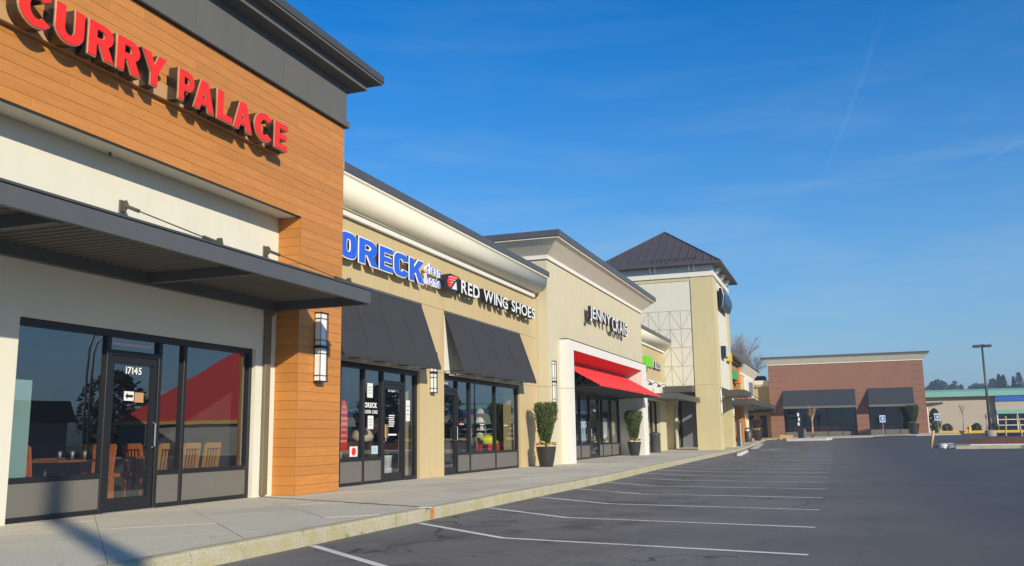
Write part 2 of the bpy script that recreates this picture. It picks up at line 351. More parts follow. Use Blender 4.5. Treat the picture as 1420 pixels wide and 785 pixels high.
def lathe(name, c, prof, m, parent=None, n=20, smooth=True):
    v = []; f = []
    for r, z in prof:
        for k in range(n): th = 2*math.pi*k/n; v.append((c[0]+r*math.cos(th), c[1]+r*math.sin(th), c[2]+z))
    for i in range(len(prof)-1):
        for k in range(n): f.append((i*n+k, i*n+(k+1) % n, (i+1)*n+(k+1) % n, (i+1)*n+k))
    f += [tuple(range(n))[::-1], tuple((len(prof)-1)*n+k for k in range(n))]
    return mesh(name, v, f, m, parent, smooth)
def arc(cx, cy, rx, ry, a0, a1, n=12, p=2.0):
    r = []
    for i in range(n+1):
        a = rad(a0+(a1-a0)*i/n); c, s_ = math.cos(a), math.sin(a); r.append((cx+rx*math.copysign(abs(c)**(2/p), c), cy+ry*math.copysign(abs(s_)**(2/p), s_)))
    return r
BLOCK = {
 'E': [[(0, 0), (.76, 0), (.76, .21), (.27, .21), (.27, .40), (.70, .40), (.70, .60), (.27, .60), (.27, .79), (.76, .79), (.76, 1), (0, 1)]],
 'L': [[(0, 0), (.70, 0), (.70, .22), (.27, .22), (.27, 1), (0, 1)]],
 'P': [[(0, 0), (.27, 0), (.27, .34)]+arc(.45, .67, .36, .33, -90, 90)+[(0, 1)], [(.27, .55)]+arc(.42, .67, .12, .12, -90, 90)+[(.27, .79)]],
 'R': [[(0, 0), (.27, 0), (.27, .37), (.37, .37), (.56, 0), (.88, 0), (.66, .43)]+arc(.47, .69, .36, .31, -50, 90)+[(0, 1)], [(.27, .57)]+arc(.42, .685, .12, .115, -90, 90)+[(.27, .80)]],
 'A': [[(0, 0), (.28, 0), (.34, .19), (.63, .19), (.69, 0), (.97, 0), (.64, 1), (.33, 1)], [(.395, .39), (.575, .39), (.485, .71)]],
 'Y': [[(.34, 0), (.61, 0), (.61, .38), (.95, 1), (.65, 1), (.475, .62), (.30, 1), (0, 1), (.34, .38)]],
 'U': [[(0, 1)]+arc(.42, .38, .42, .40, 180, 360)+[(.84, 1), (.57, 1)]+arc(.42, .38, .15, .17, 360, 180)+[(.27, 1)]],
 'C': [arc(.46, .5, .46, .52, 42, 318, 22)+arc(.47, .5, .20, .29, 312, 48, 16)],
 'K': [[(0, 0), (.30, 0), (.30, .30), (.40, .42), (.62, 0), (.98, 0), (.60, .60), (.95, 1), (.58, 1), (.30, .62), (.30, 1), (0, 1)]],
 'o': [arc(.43, .5, .43, .5, 0, 345, 23, 3.2), arc(.43, .5, .10, .27, 0, 330, 11, 3)],
 'c': [arc(.43, .5, .43, .5, 16, 344, 24, 3.4)+arc(.43, .5, .12, .28, 325, 35, 14, 3)],
}
def block(ch, offset):
    key = ('block', ch, offset)
    if key in GLY: return GLY[key]
    cu = bpy.data.curves.new('t', 'CURVE'); cu.dimensions = '2D'; cu.fill_mode = 'BOTH'; cu.extrude = .5; cu.offset = offset
    for pl in BLOCK[ch]:
        sp = cu.splines.new('POLY'); sp.points.add(len(pl)-1); sp.use_cyclic_u = True
        for q, (a, b) in zip(sp.points, pl): q.co = (a, b, 0, 1)
    o = bpy.data.objects.new('t', cu); COL.objects.link(o); dg = bpy.context.evaluated_depsgraph_get(); me = bpy.data.meshes.new_from_object(o.evaluated_get(dg))
    vs = [v.co.copy() for v in me.vertices]; fs = [(tuple(p.vertices), abs(p.normal.z) > .5) for p in me.polygons]
    bpy.data.objects.remove(o); bpy.data.curves.remove(cu); bpy.data.meshes.remove(me); GLY[key] = (vs, fs); return GLY[key]
GLY = {}
def glyph(ch, offset, extr):
    key = (ch, offset, extr)
    if key in GLY: return GLY[key]
    cu = bpy.data.curves.new('t', 'FONT'); cu.body = ch; cu.size = 1; cu.offset = offset; cu.extrude = extr; cu.resolution_u = 5; cu.fill_mode = 'BOTH'
    o = bpy.data.objects.new('t', cu); COL.objects.link(o)
    dg = bpy.context.evaluated_depsgraph_get(); me = bpy.data.meshes.new_from_object(o.evaluated_get(dg))
    vs = [v.co.copy() for v in me.vertices]; fs = [(tuple(p.vertices), abs(p.normal.z) > .5) for p in me.polygons]
    bpy.data.objects.remove(o); bpy.data.curves.remove(cu); bpy.data.meshes.remove(me)
    GLY[key] = (vs, fs); return GLY[key]
def letter(name, ch, y0, y1, z0, z1, x0, x1, mface, mside, parent, offset=.02, facing='+X', isblock=False):
    """one letter filling the given rectangle, standing from depth x0 (back) to x1 (front)"""
    vs, fs = block(ch, offset) if isblock else glyph(ch, offset, .5)
    lx = min(v.x for v in vs); hx = max(v.x for v in vs); ly = min(v.y for v in vs); hy = max(v.y for v in vs)
    out = []
    for v in vs:
        a = (v.x-lx)/(hx-lx); b = (v.y-ly)/(hy-ly); d = v.z+.5
        if facing == '+X': out.append((x0+(x1-x0)*d, y0+(y1-y0)*a, z0+(z1-z0)*b))
        else: out.append((y0+(y1-y0)*a, x0+(x1-x0)*d, z0+(z1-z0)*b))     # facing -Y: y0,y1 are X; x0,x1 are Y back, front
    return mesh(name, out, [f for f, _ in fs], None, parent, mats=[mface, mside], mids=[0 if t else 1 for _, t in fs])
def text_line(word, y0, y1, z0, z1, x0, x1, mface, mside, parent, offset=.02, gap=.10, name='letter', facing='+X', can=None):
    """a word spread over y0..y1 with natural letter widths"""
    ws = []
    for ch in word:
        if ch == ' ': ws.append((ch, .32, 0, 0)); continue
        vs, _ = glyph(ch, offset, .5)
        ws.append((ch, max(v.x for v in vs)-min(v.x for v in vs), min(v.y for v in vs), max(v.y for v in vs)))
    lo = min(w_[2] for w_ in ws if w_[0] != ' '); hi = max(w_[3] for w_ in ws if w_[0] != ' ')
    tot = sum(w_[1] for w_ in ws)+gap*(len(ws)-1); s = (y1-y0)/tot; y = y0; res = []
    for ch, wd, a, b in ws:
        if ch != ' ':
            za = z0+(a-lo)/(hi-lo)*(z1-z0); zb = z0+(b-lo)/(hi-lo)*(z1-z0)
            res.append(letter(name, ch, y, y+wd*s, za, zb, x0, x1, mface, mside, parent, offset, facing))
            if can: g_ = can[3]; letter(can[4], ch, y-g_, y+wd*s+g_, za-g_, zb+g_, can[0], can[1], can[2], can[2], parent, offset+can[5], facing)
        y += (wd+gap)*s
    return res
def pane(name, X, a, b, z0, z1, g, parent):
    return mesh(name, [(X, a, z0), (X, b, z0), (X, b, z1), (X, a, z1)], [(0, 1, 2, 3)], g, parent)
def storefront(B, X, edges, kinds, ztop, sill=.52, dtop=2.28, mw=.075, depth=.12, panel='grey_panel', hand=None, base=0.0, fm='dark_frame', g='glass'):
    """aluminium storefront in the plane X: mullions at edges (Y), one bay per kind"""
    xa, xb = X-depth/2, X+depth/2; y0, y1 = edges[0], edges[-1]
    box('head_rail', xa, xb, y0-mw/2, y1+mw/2, ztop-.10, ztop, fm, B, .006)
    for y in edges: box('mullion', xa+.002, xb-.002 if y not in (y0, y1) else xb-.001, y-mw/2, y+mw/2, base, ztop-.10, fm, B, .006)
    for k, kind in enumerate(kinds):
        a, b = edges[k]+mw/2, edges[k+1]-mw/2
        if kind == 'glass':
            box('sill_rail', xa+.004, xb-.004, a, b, sill, sill+.07, fm, B, .005)
            box('bottom_rail', xa+.004, xb-.004, a, b, base, base+.07, fm, B, .005)
            box('infill_panel', X-.03, X+.035, a, b, base+.07, sill, panel, B)
            pane('pane', X, a, b, sill+.07, ztop-.10, g, B)
        elif kind == 'tall':
            box('bottom_rail', xa+.004, xb-.004, a, b, base, base+.10, fm, B, .005)
            pane('pane', X, a, b, base+.10, ztop-.10, g, B)
        elif kind == 'door':
            box('transom_bar', xa+.003, xb-.003, a, b, dtop, dtop+.08, fm, B, .005)
            pane('transom_pane', X, a, b, dtop+.08, ztop-.10, g, B)
            d = mesh('door', *door_leaf(X-.03, X+.035, a+.008, b-.008, base+.012, dtop-.008), fm, B)
            pane('door_pane', X, a+.10, b-.10, base+.20, dtop-.12, g, d)
            hy = b-.055 if hand == 'R' else a+.055
            tube('handle', [(X+.04, hy, .92), (X+.09, hy, .94), (X+.09, hy, 1.28), (X+.04, hy, 1.30)], .012, 'aluminium', d, 6)
            box('threshold', xa, xb+.03, a, b, base, base+.010, 'aluminium', B)
def door_leaf(x0, x1, y0, y1, z0, z1, s=.092, k=.19, t=.11):
    v = []; f = []
    for (a, b, c, d) in ((y0, y0+s, z0, z1), (y1-s, y1, z0, z1), (y0+s, y1-s, z0, z0+k), (y0+s, y1-s, z1-t, z1)):
        i = len(v); v += [(x, y, z) for x in (x0, x1) for y in (a, b) for z in (c, d)]
        f += [tuple(i+q for q in r) for r in ((0, 1, 3, 2), (4, 6, 7, 5), (0, 4, 5, 1), (2, 3, 7, 6), (0, 2, 6, 4), (1, 5, 7, 3))]
    return v, f
def ss(a, b, x): t = max(0, min(1, (x-a)/(b-a))); return t*t*(3-2*t)
def lift(X, Y): return ss(60, 93, Y)*(.63+.016*max(-12, min(14, X)))
def kerb_x(Y):
    pts = [(-30, -5.74), (23, -5.74), (31, -6.02), (56, -6.5), (66, -6.6), (90, -6.75)]
    for (a, p), (b, q) in zip(pts, pts[1:]):
        if Y <= b: return p+(q-p)*max(0, (Y-a))/(b-a)
    return pts[-1][1]
KH = .17
# ------------------------------------------------------------------ setting: terrain, lot, walk, kerb
struct(mesh('terrain', [(-2500, -2500, -.9), (2500, -2500, -.9), (2500, 2500, -.9), (-2500, 2500, -.9)], [(0, 1, 2, 3)], 'terrain'))
def sheet(name, xs, ys, zf, m, parent=None):
    v = [(x, y, zf(x, y)) for y in ys for x in xs]; n = len(xs)
    f = [(j*n+i, j*n+i+1, (j+1)*n+i+1, (j+1)*n+i) for j in range(len(ys)-1) for i in range(n-1)]
    return mesh(name, v, f, m, parent, smooth=True)
lot = struct(sheet('parking_lot', [-26, -10.5, -8]+[-6+2*i for i in range(12)]+[22, 30, 45, 70, 110], [-60, -20]+[3*i for i in range(48)]+[170], lambda x, y: -KH+lift(x, y), 'asphalt'))
def ribbon(name, pts, wd, m, dz=.004, parent=None):
    P = [Vector((p[0], p[1], 0)) for p in pts]; v = []; f = []
    Q = []
    for a, b in zip(P, P[1:]):
        k = max(1, int((b-a).length/1.5))
        Q += [a+(b-a)*i/k for i in range(k)]
    Q.append(P[-1])
    for i, p in enumerate(Q):
        t = (Q[min(i+1, len(Q)-1)]-Q[max(i-1, 0)]).normalized(); nn = Vector((-t.y, t.x, 0))*wd/2
        for s in (1, -1): q = p+nn*s; v.append((q.x, q.y, -KH+lift(q.x, q.y)+dz))
    for i in range(len(Q)-1): f.append((2*i, 2*i+1, 2*i+3, 2*i+2))
    return mesh(name, v, f, m, parent)
for k in range(-1, 16):
    y = 9.56+2.73*k; xo = -.41-.012*max(0, k)
    struct(ribbon('parking_stripe', [(xo, y), (-3.85-.03*k, y+.80), (kerb_x(y+2.3)+.07, y+2.35)], .098, 'stripe_paint', parent=None))
# blue-backed disabled bay marking and hatch far down the row
struct(ribbon('bay_marking', [(-2.1, 56.6), (-.8, 56.4)], 2.2, 'blue_paint')); struct(ribbon('bay_marking', [(-2.2, 54.9), (-.75, 54.7)], .28, 'white_paint', .008)); struct(ribbon('bay_marking', [(-2.15, 58.8), (-.72, 58.6)], .3, 'white_paint', .008))
struct(ribbon('parking_stripe', [(-4.6, 62.6), (-2.6, 62.0)], .3, 'white_paint')); struct(ribbon('parking_stripe', [(-5.2, 63.5), (-4.1, 66.2)], .25, 'white_paint'))
# sidewalk bed and diamond-scored slabs
ysw = [2, 8, 14, 20, 26, 32, 36, 42, 48, 54, 60, 64, 68, 72, 76, 80, 84, 88, 91]
v = []; f = []
for y in ysw: v += [(-12.2, y, -.010+lift(-9, y)), (kerb_x(y)-.145, y, -.010+lift(-9, y))]
for i in range(len(ysw)-1): f.append((2*i, 2*i+1, 2*i+3, 2*i+2))
walk = struct(mesh('sidewalk', v, f, 'kerb_concrete'))
def clip(poly, a, b, c):   # keep a*x+b*y<=c
    res = []
    for i in range(len(poly)):
        p, q = poly[i], poly[(i+1) % len(poly)]; dp = a*p[0]+b*p[1]-c; dq = a*q[0]+b*q[1]-c
        if dp <= 0: res.append(p)
        if dp*dq < 0: t = dp/(dp-dq); res.append((p[0]+(q[0]-p[0])*t, p[1]+(q[1]-p[1])*t))
    return res
ST = 1.9
for i in range(-6, 17):
    for j in range(-24, -2):
        u0, u1 = .45+ST*i, .45+ST*(i+1); w0, w1 = ST*j, ST*(j+1)     # u = x+y, w = x-y
        g = .005
        P = [((u+w_)/2, (u-w_)/2) for u, w_ in ((u0+g, w0+g), (u0+g, w1-g), (u1-g, w1-g), (u1-g, w0+g))]
        for c in ((-1, 0, 12.1), (1, 0, -5.74-.155), (0, -1, -3), (0, 1, 23.0)): P = clip(P, *c) if P else P
        if len(P) < 3: continue
        ar = abs(sum(P[k][0]*P[(k+1) % len(P)][1]-P[(k+1) % len(P)][0]*P[k][1] for k in range(len(P))))/2
        if ar < .02: continue
        s = sum(P[k][0]*P[(k+1) % len(P)][1]-P[(k+1) % len(P)][0]*P[k][1] for k in range(len(P)))
        if s < 0: P = P[::-1]
        dz = random.uniform(-.002, .002)
        prism_z('paving_slab', P, -.03, dz, 'concrete', walk)
yy = 23.012
while yy < 89:
    y2 = min(yy+3.05, 90)
    v = []; n = 4
    for q in range(n+1):
        y = yy+(y2-.014-yy)*q/n; z = lift(-9, y)
        v += [(-12.1, y, z-.03), (-12.1, y, z), (kerb_x(y)-.155, y, z), (kerb_x(y)-.155, y, z-.03)]
    f = [(4*q+a, 4*q+(a+1) % 4, 4*q+4+(a+1) % 4, 4*q+4+a) for q in range(n) for a in range(4)]+[(0, 1, 2, 3), tuple(4*n+a for a in (3, 2, 1, 0))]
    mesh('paving_slab', v, [tuple(reversed(q)) for q in f], 'concrete', walk); yy = y2
kj = [2, 4.6, 7.2, 9.6, 12.42]+[15.2+3*i for i in range(26)]
for a, b in zip(kj, kj[1:]):
    if b > 91: break
    v = []; n = 2; jz = random.uniform(-.004, .004); jx = random.uniform(-.006, .006)
    for q in range(n+1):
        y = a+.007+(b-a-.014)*q/n; x = kerb_x(y)+jx; z = lift(-9, y)+jz+.004
        v += [(x-.15, y, z-.35), (x-.15, y, z), (x-.03, y, z), (x-.008, y, z-.010), (x, y, z-.032), (x+.012, y, z-.35)]
    f = [(6*q+c, 6*q+(c+1) % 6, 6*q+6+(c+1) % 6, 6*q+6+c) for q in range(n) for c in range(6)]+[tuple(range(6)), tuple(6*n+c for c in range(5, -1, -1))]
    mesh('kerb_stone', v, [tuple(reversed(q)) for q in f], 'kerb_concrete', walk)
# covered drain channel from the downpipe to the kerb, with its rusty outlet
a, b = Vector((-9.95, 14.30, 0)), Vector((-5.76, 12.47, 0)); nn = Vector((.4, .917, 0)).normalized()*.022
mesh('drain_cover', [p+q+Vector((0, 0, z)) for z in (.001, .007) for p in (a, b) for q in (nn, -nn)], [(0, 1, 3, 2), (4, 6, 7, 5), (0, 4, 5, 1), (2, 3, 7, 6), (0, 2, 6, 4), (1, 5, 7, 3)], 'charcoal_metal', walk)
mat('rust', (.55, .20, .04), .8, var=.3, vscale=20)
box('drain_outlet', -5.745, -5.722, 12.44, 12.53, -.15, -.01, 'rust', walk)
box('kerb_patch', -5.88, -5.70, 12.30, 12.42, .004, .016, 'kerb_white', walk)

# ------------------------------------------------------------------ shop rooms (closed boxes behind the glass)
def room(B, x1, y0, y1, zc, depth, wall, floor='room_floor', ceil='room_dark'):
    x0 = x1-depth
    box('room_floor', x0, x1, y0, y1, -.03, .004, floor, B)
    box('room_back', x0-.1, x0, y0, y1, .004, zc, wall, B)
    box('room_side', x0, x1, y0, y0+.08, .004, zc, wall, B); box('room_side', x0, x1, y1-.08, y1, .004, zc, wall, B)
    box('room_ceiling', x0-.1, x1, y0, y1, zc, zc+.12, ceil, B)
def sconce(B, X, y, z0, z1, wd=.26, dp=.14, cells=2):
    """tall up-and-down wall light: black cage round white diffusers"""
    s = thing('wall_sconce', SCONCE_LABEL, 'wall light', (X, y, z0), 'tall caged wall lights on the piers')
    box('back_plate', X, X+.02, y-wd/2+.03, y+wd/2-.03, z0+.05, z1-.05, 'black_paint', s)
    h = (z1-z0)/cells
    for k in range(cells):
        a, b = z0+k*h+(.011 if k == 0 else .027), z0+(k+1)*h-(.011 if k == cells-1 else .027)
        box('diffuser', X+.022, X+dp-.012, y-wd/2+.014, y+wd/2-.014, a, b, 'diffuser', s, .004)
        for zz in (a+.10, b-.10):
            box('cage_bar', X+dp-.011, X+dp, y-wd/2, y+wd/2, zz-.006, zz+.006, 'black_paint', s)
            for sg in (-1, 1):
                yo = y+sg*(wd/2-.007); box('cage_bar', X+.02, X+dp-.012, yo-.0065, yo+.0065, zz-.008, zz+.008, 'black_paint', s)
    for yo in (y-wd/2+.006, y+wd/2-.045, y+wd/2-.006): box('cage_post', X+dp-.001, X+dp+.008, yo-.004, yo+.004, z0+.012, z1-.012, 'black_paint', s)
    for k in range(cells+1):
        zz = z0+k*h; rh = .010 if k in (0, cells) else .026; box('cage_ring', X+.021, X+dp+.012, y-wd/2-.005, y+wd/2+.005, zz-rh, zz+rh, 'black_paint', s)
    return s
SCONCE_LABEL = ''

# ------------------------------------------------------------------ restaurant building (orange planks)
B = thing('restaurant_building', 'tall corner restaurant with orange plank fascia, charcoal cornice and steel canopy', 'building', (-12, 9, 0))
R1 = B; XW = -9.98; XF = -9.48; YP0, YP1 = 14.72, 16.25
box('core', -20, -10.02, 2, 16.2, 2.9, 8.35, 'white_stucco', B)
box('rear_block', -20, -16.2, 2, 16.2, -.1, 2.9, 'white_stucco', B)
box('party_wall', -16.2, -10.02, 16.0, 16.2, -.1, 2.9, 'white_stucco', B); box('party_wall', -16.2, -10.02, 2, 2.2, -.1, 2.9, 'white_stucco', B)
room(B, -10.17, 2.25, 14.6, 2.86, 5.9, 'room_dark')
box('lintel_wall', -10.25, XW, 2, YP0, 2.65, 5.21, 'white_stucco', B)
box('pilaster', -10.25, XW-.001, 14.10, YP0, -.05, 2.65, 'white_stucco', B)
box('pilaster', -10.25, XW-.001, 8.05, 8.96, -.05, 2.65, 'white_stucco', B)
box('pilaster', -10.25, XW-.001, 2, 3.0, -.05, 2.65, 'white_stucco', B)
box('soffit', XW-.05, XF-.06, 2, YP0, 5.212, 5.27, 'white_stucco', B)
storefront(B, -10.12, [8.995, 10.63, 11.72, 12.305, 14.065], ['glass', 'door', 'glass', 'glass'], 2.65, hand='R', sill=.50)
storefront(B, -10.12, [3.04, 4.7, 6.35, 8.01], ['glass', 'glass', 'glass'], 2.65, sill=.50)
box('backing', -10.0, XF-.035, YP0+.03, YP1-.03, -.05, 5.24, 'black_paint', B)
box('backing', -9.96, XF-.012, 2, YP1-.03, 5.275, 7.46, 'room_brown', B)
box('side_panel', -10.06, XF-.04, YP1-.029, YP1, 5.3, 7.46, 'charcoal_stucco', B)
PH = .172; z = .006; row = 0
while z < 7.45:
    z1 = min(z+PH, 7.474)
    if z < 5.18:
        z1 = 5.205 if z1 > 5.12 else z1
        box('plank', XF-.03, XF, YP0+.008, YP1, z, z1-.0042, 'plank', B, .0015)
        box('plank', -9.978, XF-.002, YP0-.02, YP0+.0075, z, z1-.0042, 'plank', B, .0015)
    else:
        y = YP1; off = (1.7, .5, 2.9, 1.1, 2.3)[row % 5]; y1 = y; L = off
        while y1 > 2.2:
            y0_ = max(2, y1-L); box('plank', XF-.03, XF, y0_+.002, y1-.002, z, z1-.0042, 'plank', B, .0015); y1 = y0_; L = 3.05
    z = z1; row += 1
# corner strip of the pier and flashing under the fascia
box('corner_trim', XF-.004, XF+.006, YP0-.026, YP0+.006, 0, 5.215, 'plank', B)
box('drip_flashing', XF-.07, XF+.004, 2, YP0, 5.192, 5.2055, 'black_paint', B)
# charcoal band and two-step cornice
yj = [2, 5.2, 8.3, 11.4, 13.9, YP1]
for a, b in zip(yj, yj[1:]): box('band_panel', -10.3, XF+.045, a+.006, b-.006 if b != YP1 else b, 7.62, 8.372, 'charcoal_stucco', B)
box('band_backing', -10.2, XF+.03, 2, YP1-.01, 7.48, 8.37, 'black_paint', B)
box('band_ledge', -10.3, XF+.085, 2, YP1+.085, 7.482, 7.618, 'charcoal_stucco', B, .01)
box('cornice_step', -20, -9.14, 2, 16.60, 8.374, 8.556, 'charcoal_stucco', B, .006)
box('cornice_step', -20, -8.90, 2, 16.85, 8.558, 8.60, 'charcoal_stucco', B)
box('metal_cap', -20, -8.875, 2, 16.875, 8.602, 8.765, 'charcoal_metal', B, .008)
# downpipe
d = box('downpipe', XW, XW+.07, 14.30, 14.47, .03, 3.38, 'pipe_brown', B, .01); box('pipe_shoe', XW, XW+.12, 14.28, 14.49, 3.30, 3.40, 'pipe_brown', d)
# canopy
XC = -7.94; YC = 14.64
c = box('canopy_front_beam', XC-.07, XC, 3, YC, 3.42, 3.655, 'canopy_paint', B, .004)
box('canopy_lip', XC-.10, XC+.022, 3, YC+.022, 3.657, 3.685, 'charcoal_metal', B)
e = box('canopy_end_beam', XW+.10, XC-.072, YC-.07, YC, 3.40, 3.655, 'canopy_paint', B, .004)
box('canopy_rear_beam', XW+.004, XW+.098, 3, YC, 3.38, 3.62, 'canopy_paint', B, .004)
for y in (11.2, 7.6): box('canopy_cross_beam', XW+.10, XC-.072, y-.045, y+.045, 3.405, 3.56, 'canopy_paint', B, .004)
prof = []; y = 3.05; k = 0
while y < YC-.10: prof += [(y, 3.562), (y+.05, 3.562), (y+.075, 3.612), (y+.125, 3.612)]; y += .15
top = [(yy, zz+.008) for yy, zz in reversed(prof)]
prism_x('canopy_deck', prof+top, XW+.10, XC-.073, 'soffit_deck', B)
def tie(B, yw, zw, yc, xw=XW, xc=-8.12, zc=3.69):
    p = box('tie_plate', xw, xw+.025, yw-.05, yw+.05, zw-.14, zw+.12, 'olive_steel', B, .004)
    prism_y('tie_lug', [(xw+.026, zw+.10), (xw+.10, zw+.11), (xw+.14, zw+.04), (xw+.10, zw-.05), (xw+.026, zw-.06)], yw-.012, yw+.012, 'olive_steel', p)
    a = Vector((xw+.10, yw, zw+.02)); b = Vector((xc-.10, yc, zc+.10)); dd = (b-a).normalized()
    tube('clevis', [a, a+dd*.26], .032, 'olive_steel', p, 6); tube('tie_rod', [a+dd*.2, b-dd*.2], .011, 'olive_steel', p, 6); tube('clevis', [b-dd*.26, b], .032, 'olive_steel', p, 6)
    prism_y('canopy_lug', [(xc-.13, zc), (xc-.10, zc+.16), (xc-.02, zc+.16), (xc+.02, zc)], yc-.012, yc+.012, 'olive_steel', B)
tie(B, 10.60, 4.47, 10.60); tie(B, 14.25, 4.47, 14.25); tie(B, 6.5, 4.47, 6.5)
# fire sprinkler head under the soffit
tube('sprinkler', [(-9.86, 10.2, 5.205), (-9.86, 10.2, 5.15)], .018, 'charcoal_metal', B, 6)
SCONCE_LABEL = 'tall white caged wall light on the orange plank pier'
sconce(B, XF, 15.36, 2.10, 3.42, .28, .15)
# door numbers and stickers
for wd, y0, y1, z0, z1 in (('17145', 11.03, 11.36, 2.02, 2.13),): text_line(wd, y0, y1, z0, z1, -10.113, -10.111, 'white_face', 'white_face', B, .02, name='door_number')
box('door_sticker', -10.113, -10.110, 11.02, 11.22, 1.62, 1.76, 'paper', B)
prism_x('sticker_arrow', [(11.04, 1.69), (11.09, 1.735), (11.09, 1.71), (11.2, 1.71), (11.2, 1.67), (11.09, 1.67), (11.09, 1.645)], -10.1095, -10.107, 'black_paint', B)
box('door_sticker', -10.115, -10.112, 11.24, 11.43, 1.60, 1.75, 'raceway', B)
box('neon_sign', -10.145, -10.135, 10.75, 11.6, 2.44, 2.48, 'red_face', B)
# restaurant furniture
def chair(loc, face, m, seat, label, group):
    x, y = loc; t = thing('restaurant_chair', label, 'chair', (x, y, .004), group); c, s = math.cos(face), math.sin(face)
    def P(a, b): return (x+a*c-b*s, y+a*s+b*c)
    def pbox(name, a0, a1, b0, b1, z0, z1, mm, lean=0):
        v = []
        for z_ in (z0, z1):
            for a, b in ((a0, b0), (a1, b0), (a1, b1), (a0, b1)):
                q = P(a-(lean*(z_-z0)), b); v.append((q[0], q[1], z_))
        return mesh(name, v, [(3, 2, 1, 0), (4, 5, 6, 7), (0, 1, 5, 4), (1, 2, 6, 5), (2, 3, 7, 6), (3, 0, 4, 7)], mm, t)
    pbox('seat', -.2, .22, -.21, .21, .42, .48, seat)
    for a in (-.18, .18):
        for b in (-.18, .18): pbox('leg', a-.02, a+.02, b-.02, b+.02, .004, .42, m)
    for b in (-.19, .19): pbox('back_post', -.21, -.175, b-.02, b+.02, .48, .96, m, .12)
    pbox('top_rail', -.28, -.235, -.17, .17, .88, .98, m)
    if seat == 'chair_red': pbox('back_pad', -.262, -.205, -.165, .165, .55, .87, seat)
    else:
        for k in range(5): pbox('back_slat', -.20, -.18, -.15+.075*k-.014, -.15+.075*k+.014, .49, .88, m, .12)
    return t
def table(x, y, label, group):
    t = thing('dining_table', label, 'table', (x, y, .004), group)
    box('table_top', x-.38, x+.38, y-.45, y+.45, .72, .755, 'table_top', t, .006)
    tube('pedestal', [(x, y, .03), (x, y, .72)], .045, 'black_paint', t, 8); box('foot', x-.28, x+.28, y-.04, y+.04, .004, .03, 'black_paint', t); box('foot', x-.04, x+.04, y-.28, y-.041, .004, .03, 'black_paint', t); box('foot', x-.04, x+.04, y+.041, y+.28, .004, .03, 'black_paint', t)
table(-11.2, 11.02, 'dark wood table just inside the wide window beside the teal board', 'restaurant tables')
chair((-11.2, 10.45), math.pi/2, 'chair_wood', 'chair_red', 'red padded chair at the table nearest the teal board', 'chairs at the window table')
chair((-11.2, 11.62), -math.pi/2, 'chair_wood', 'chair_wood', 'orange wooden chair at the window table, next to the door', 'chairs at the window table')
chair((-12.1, 11.2), math.pi/2, 'chair_wood', 'chair_red', 'red padded chair deeper in, behind the window table', 'chairs deeper in')
for k, (x, y) in enumerate(((-10.75, 12.5), (-10.75, 13.1), (-10.75, 13.65))):
    chair((x, y), math.pi, 'pine_wood', 'pine_wood', 'pale slatted wooden chair behind the glass, '+('closest to the restaurant door', 'middle one of three', 'closest to the downpipe')[k], 'pale chairs along the right window')
for k, (x, y) in enumerate(((-12.0, 12.9), (-12.0, 13.6), (-13.2, 13.8))):
    chair((x, y), math.pi/2*(k % 2), 'chair_wood', 'chair_wood', ('orange wooden chair seen through the restaurant door', 'orange wooden chair behind the pale chairs', 'orange wooden chair farthest inside the restaurant')[k], 'chairs deep inside the restaurant')
for k, (x, y) in enumerate(((-11.6, 13.3), (-13.2, 12.6))): table(x, y, ('dark wood table just behind the pale chairs', 'dark wood table farthest inside the restaurant')[k], 'tables deep inside the restaurant')
tb = tag(box('partition_board', -10.46, -10.41, 8.9, 9.62, .02, 1.86, 'teal_board'), 'pale teal board standing behind the left end of the restaurant window', 'board')
for i in range(3):
    g = tag(lathe('drinking_glass', (-11.1+.10*i, 10.85+.14*i, .757), [(.025, 0), (.03, .06), (.036, .13)], 'galvanised', None, 8), 'small glass standing on the window table', 'glass', 'glasses on the table')
gp = tag(box('partition_lattice_base', -13.6, -13.5, 12.0, 14.4, .004, 1.0, 'room_brown'), 'brown low partition deep inside the restaurant', 'partition')
# sign: red channel letters on a raceway
S = thing('channel_letter_sign', 'large red letters CURRY PALACE on the orange plank fascia', 'sign', (-9.4, 11, 6.2))
XL = -9.17; sc = 9.17/9.25
lay = [('C', 7.93, 8.44), ('U', 8.50, 9.00), ('R', 9.06, 9.55), ('R', 9.58, 10.07), ('Y', 10.08, 10.60), ('P', 10.87, 11.24), ('A', 11.23, 11.74), ('L', 11.80, 12.21), ('A', 12.24, 12.76), ('C', 12.82, 13.33), ('E', 13.42, 13.84)]
for ch, a, b in lay:
    a *= sc; b *= sc; lo_, hi_ = 1+5.20*sc, 1+5.70*sc
    if ch in 'CU': lo_ -= .012; hi_ += .012 if ch == 'C' else 0
    letter('letter', ch, a+.012, b-.012, lo_+.006, hi_-.006, XL-.012, XL, 'red_face', 'red_face', S, 0, isblock=True)
    letter('letter_trim', ch, a, b, lo_-.008, hi_+.008, XL-.034, XL-.0125, 'trim_gold', 'trim_gold', S, .012, isblock=True)
    letter('letter_can', ch, a, b, lo_-.006, hi_+.006, XL-.20, XL-.0345, 'letter_side', 'letter_side', S, .010, isblock=True)
box('raceway', XF+.002, XF+.085, 6.9, 13.9*sc, 1+5.20*sc, 1+5.44*sc, 'raceway', S, .006)
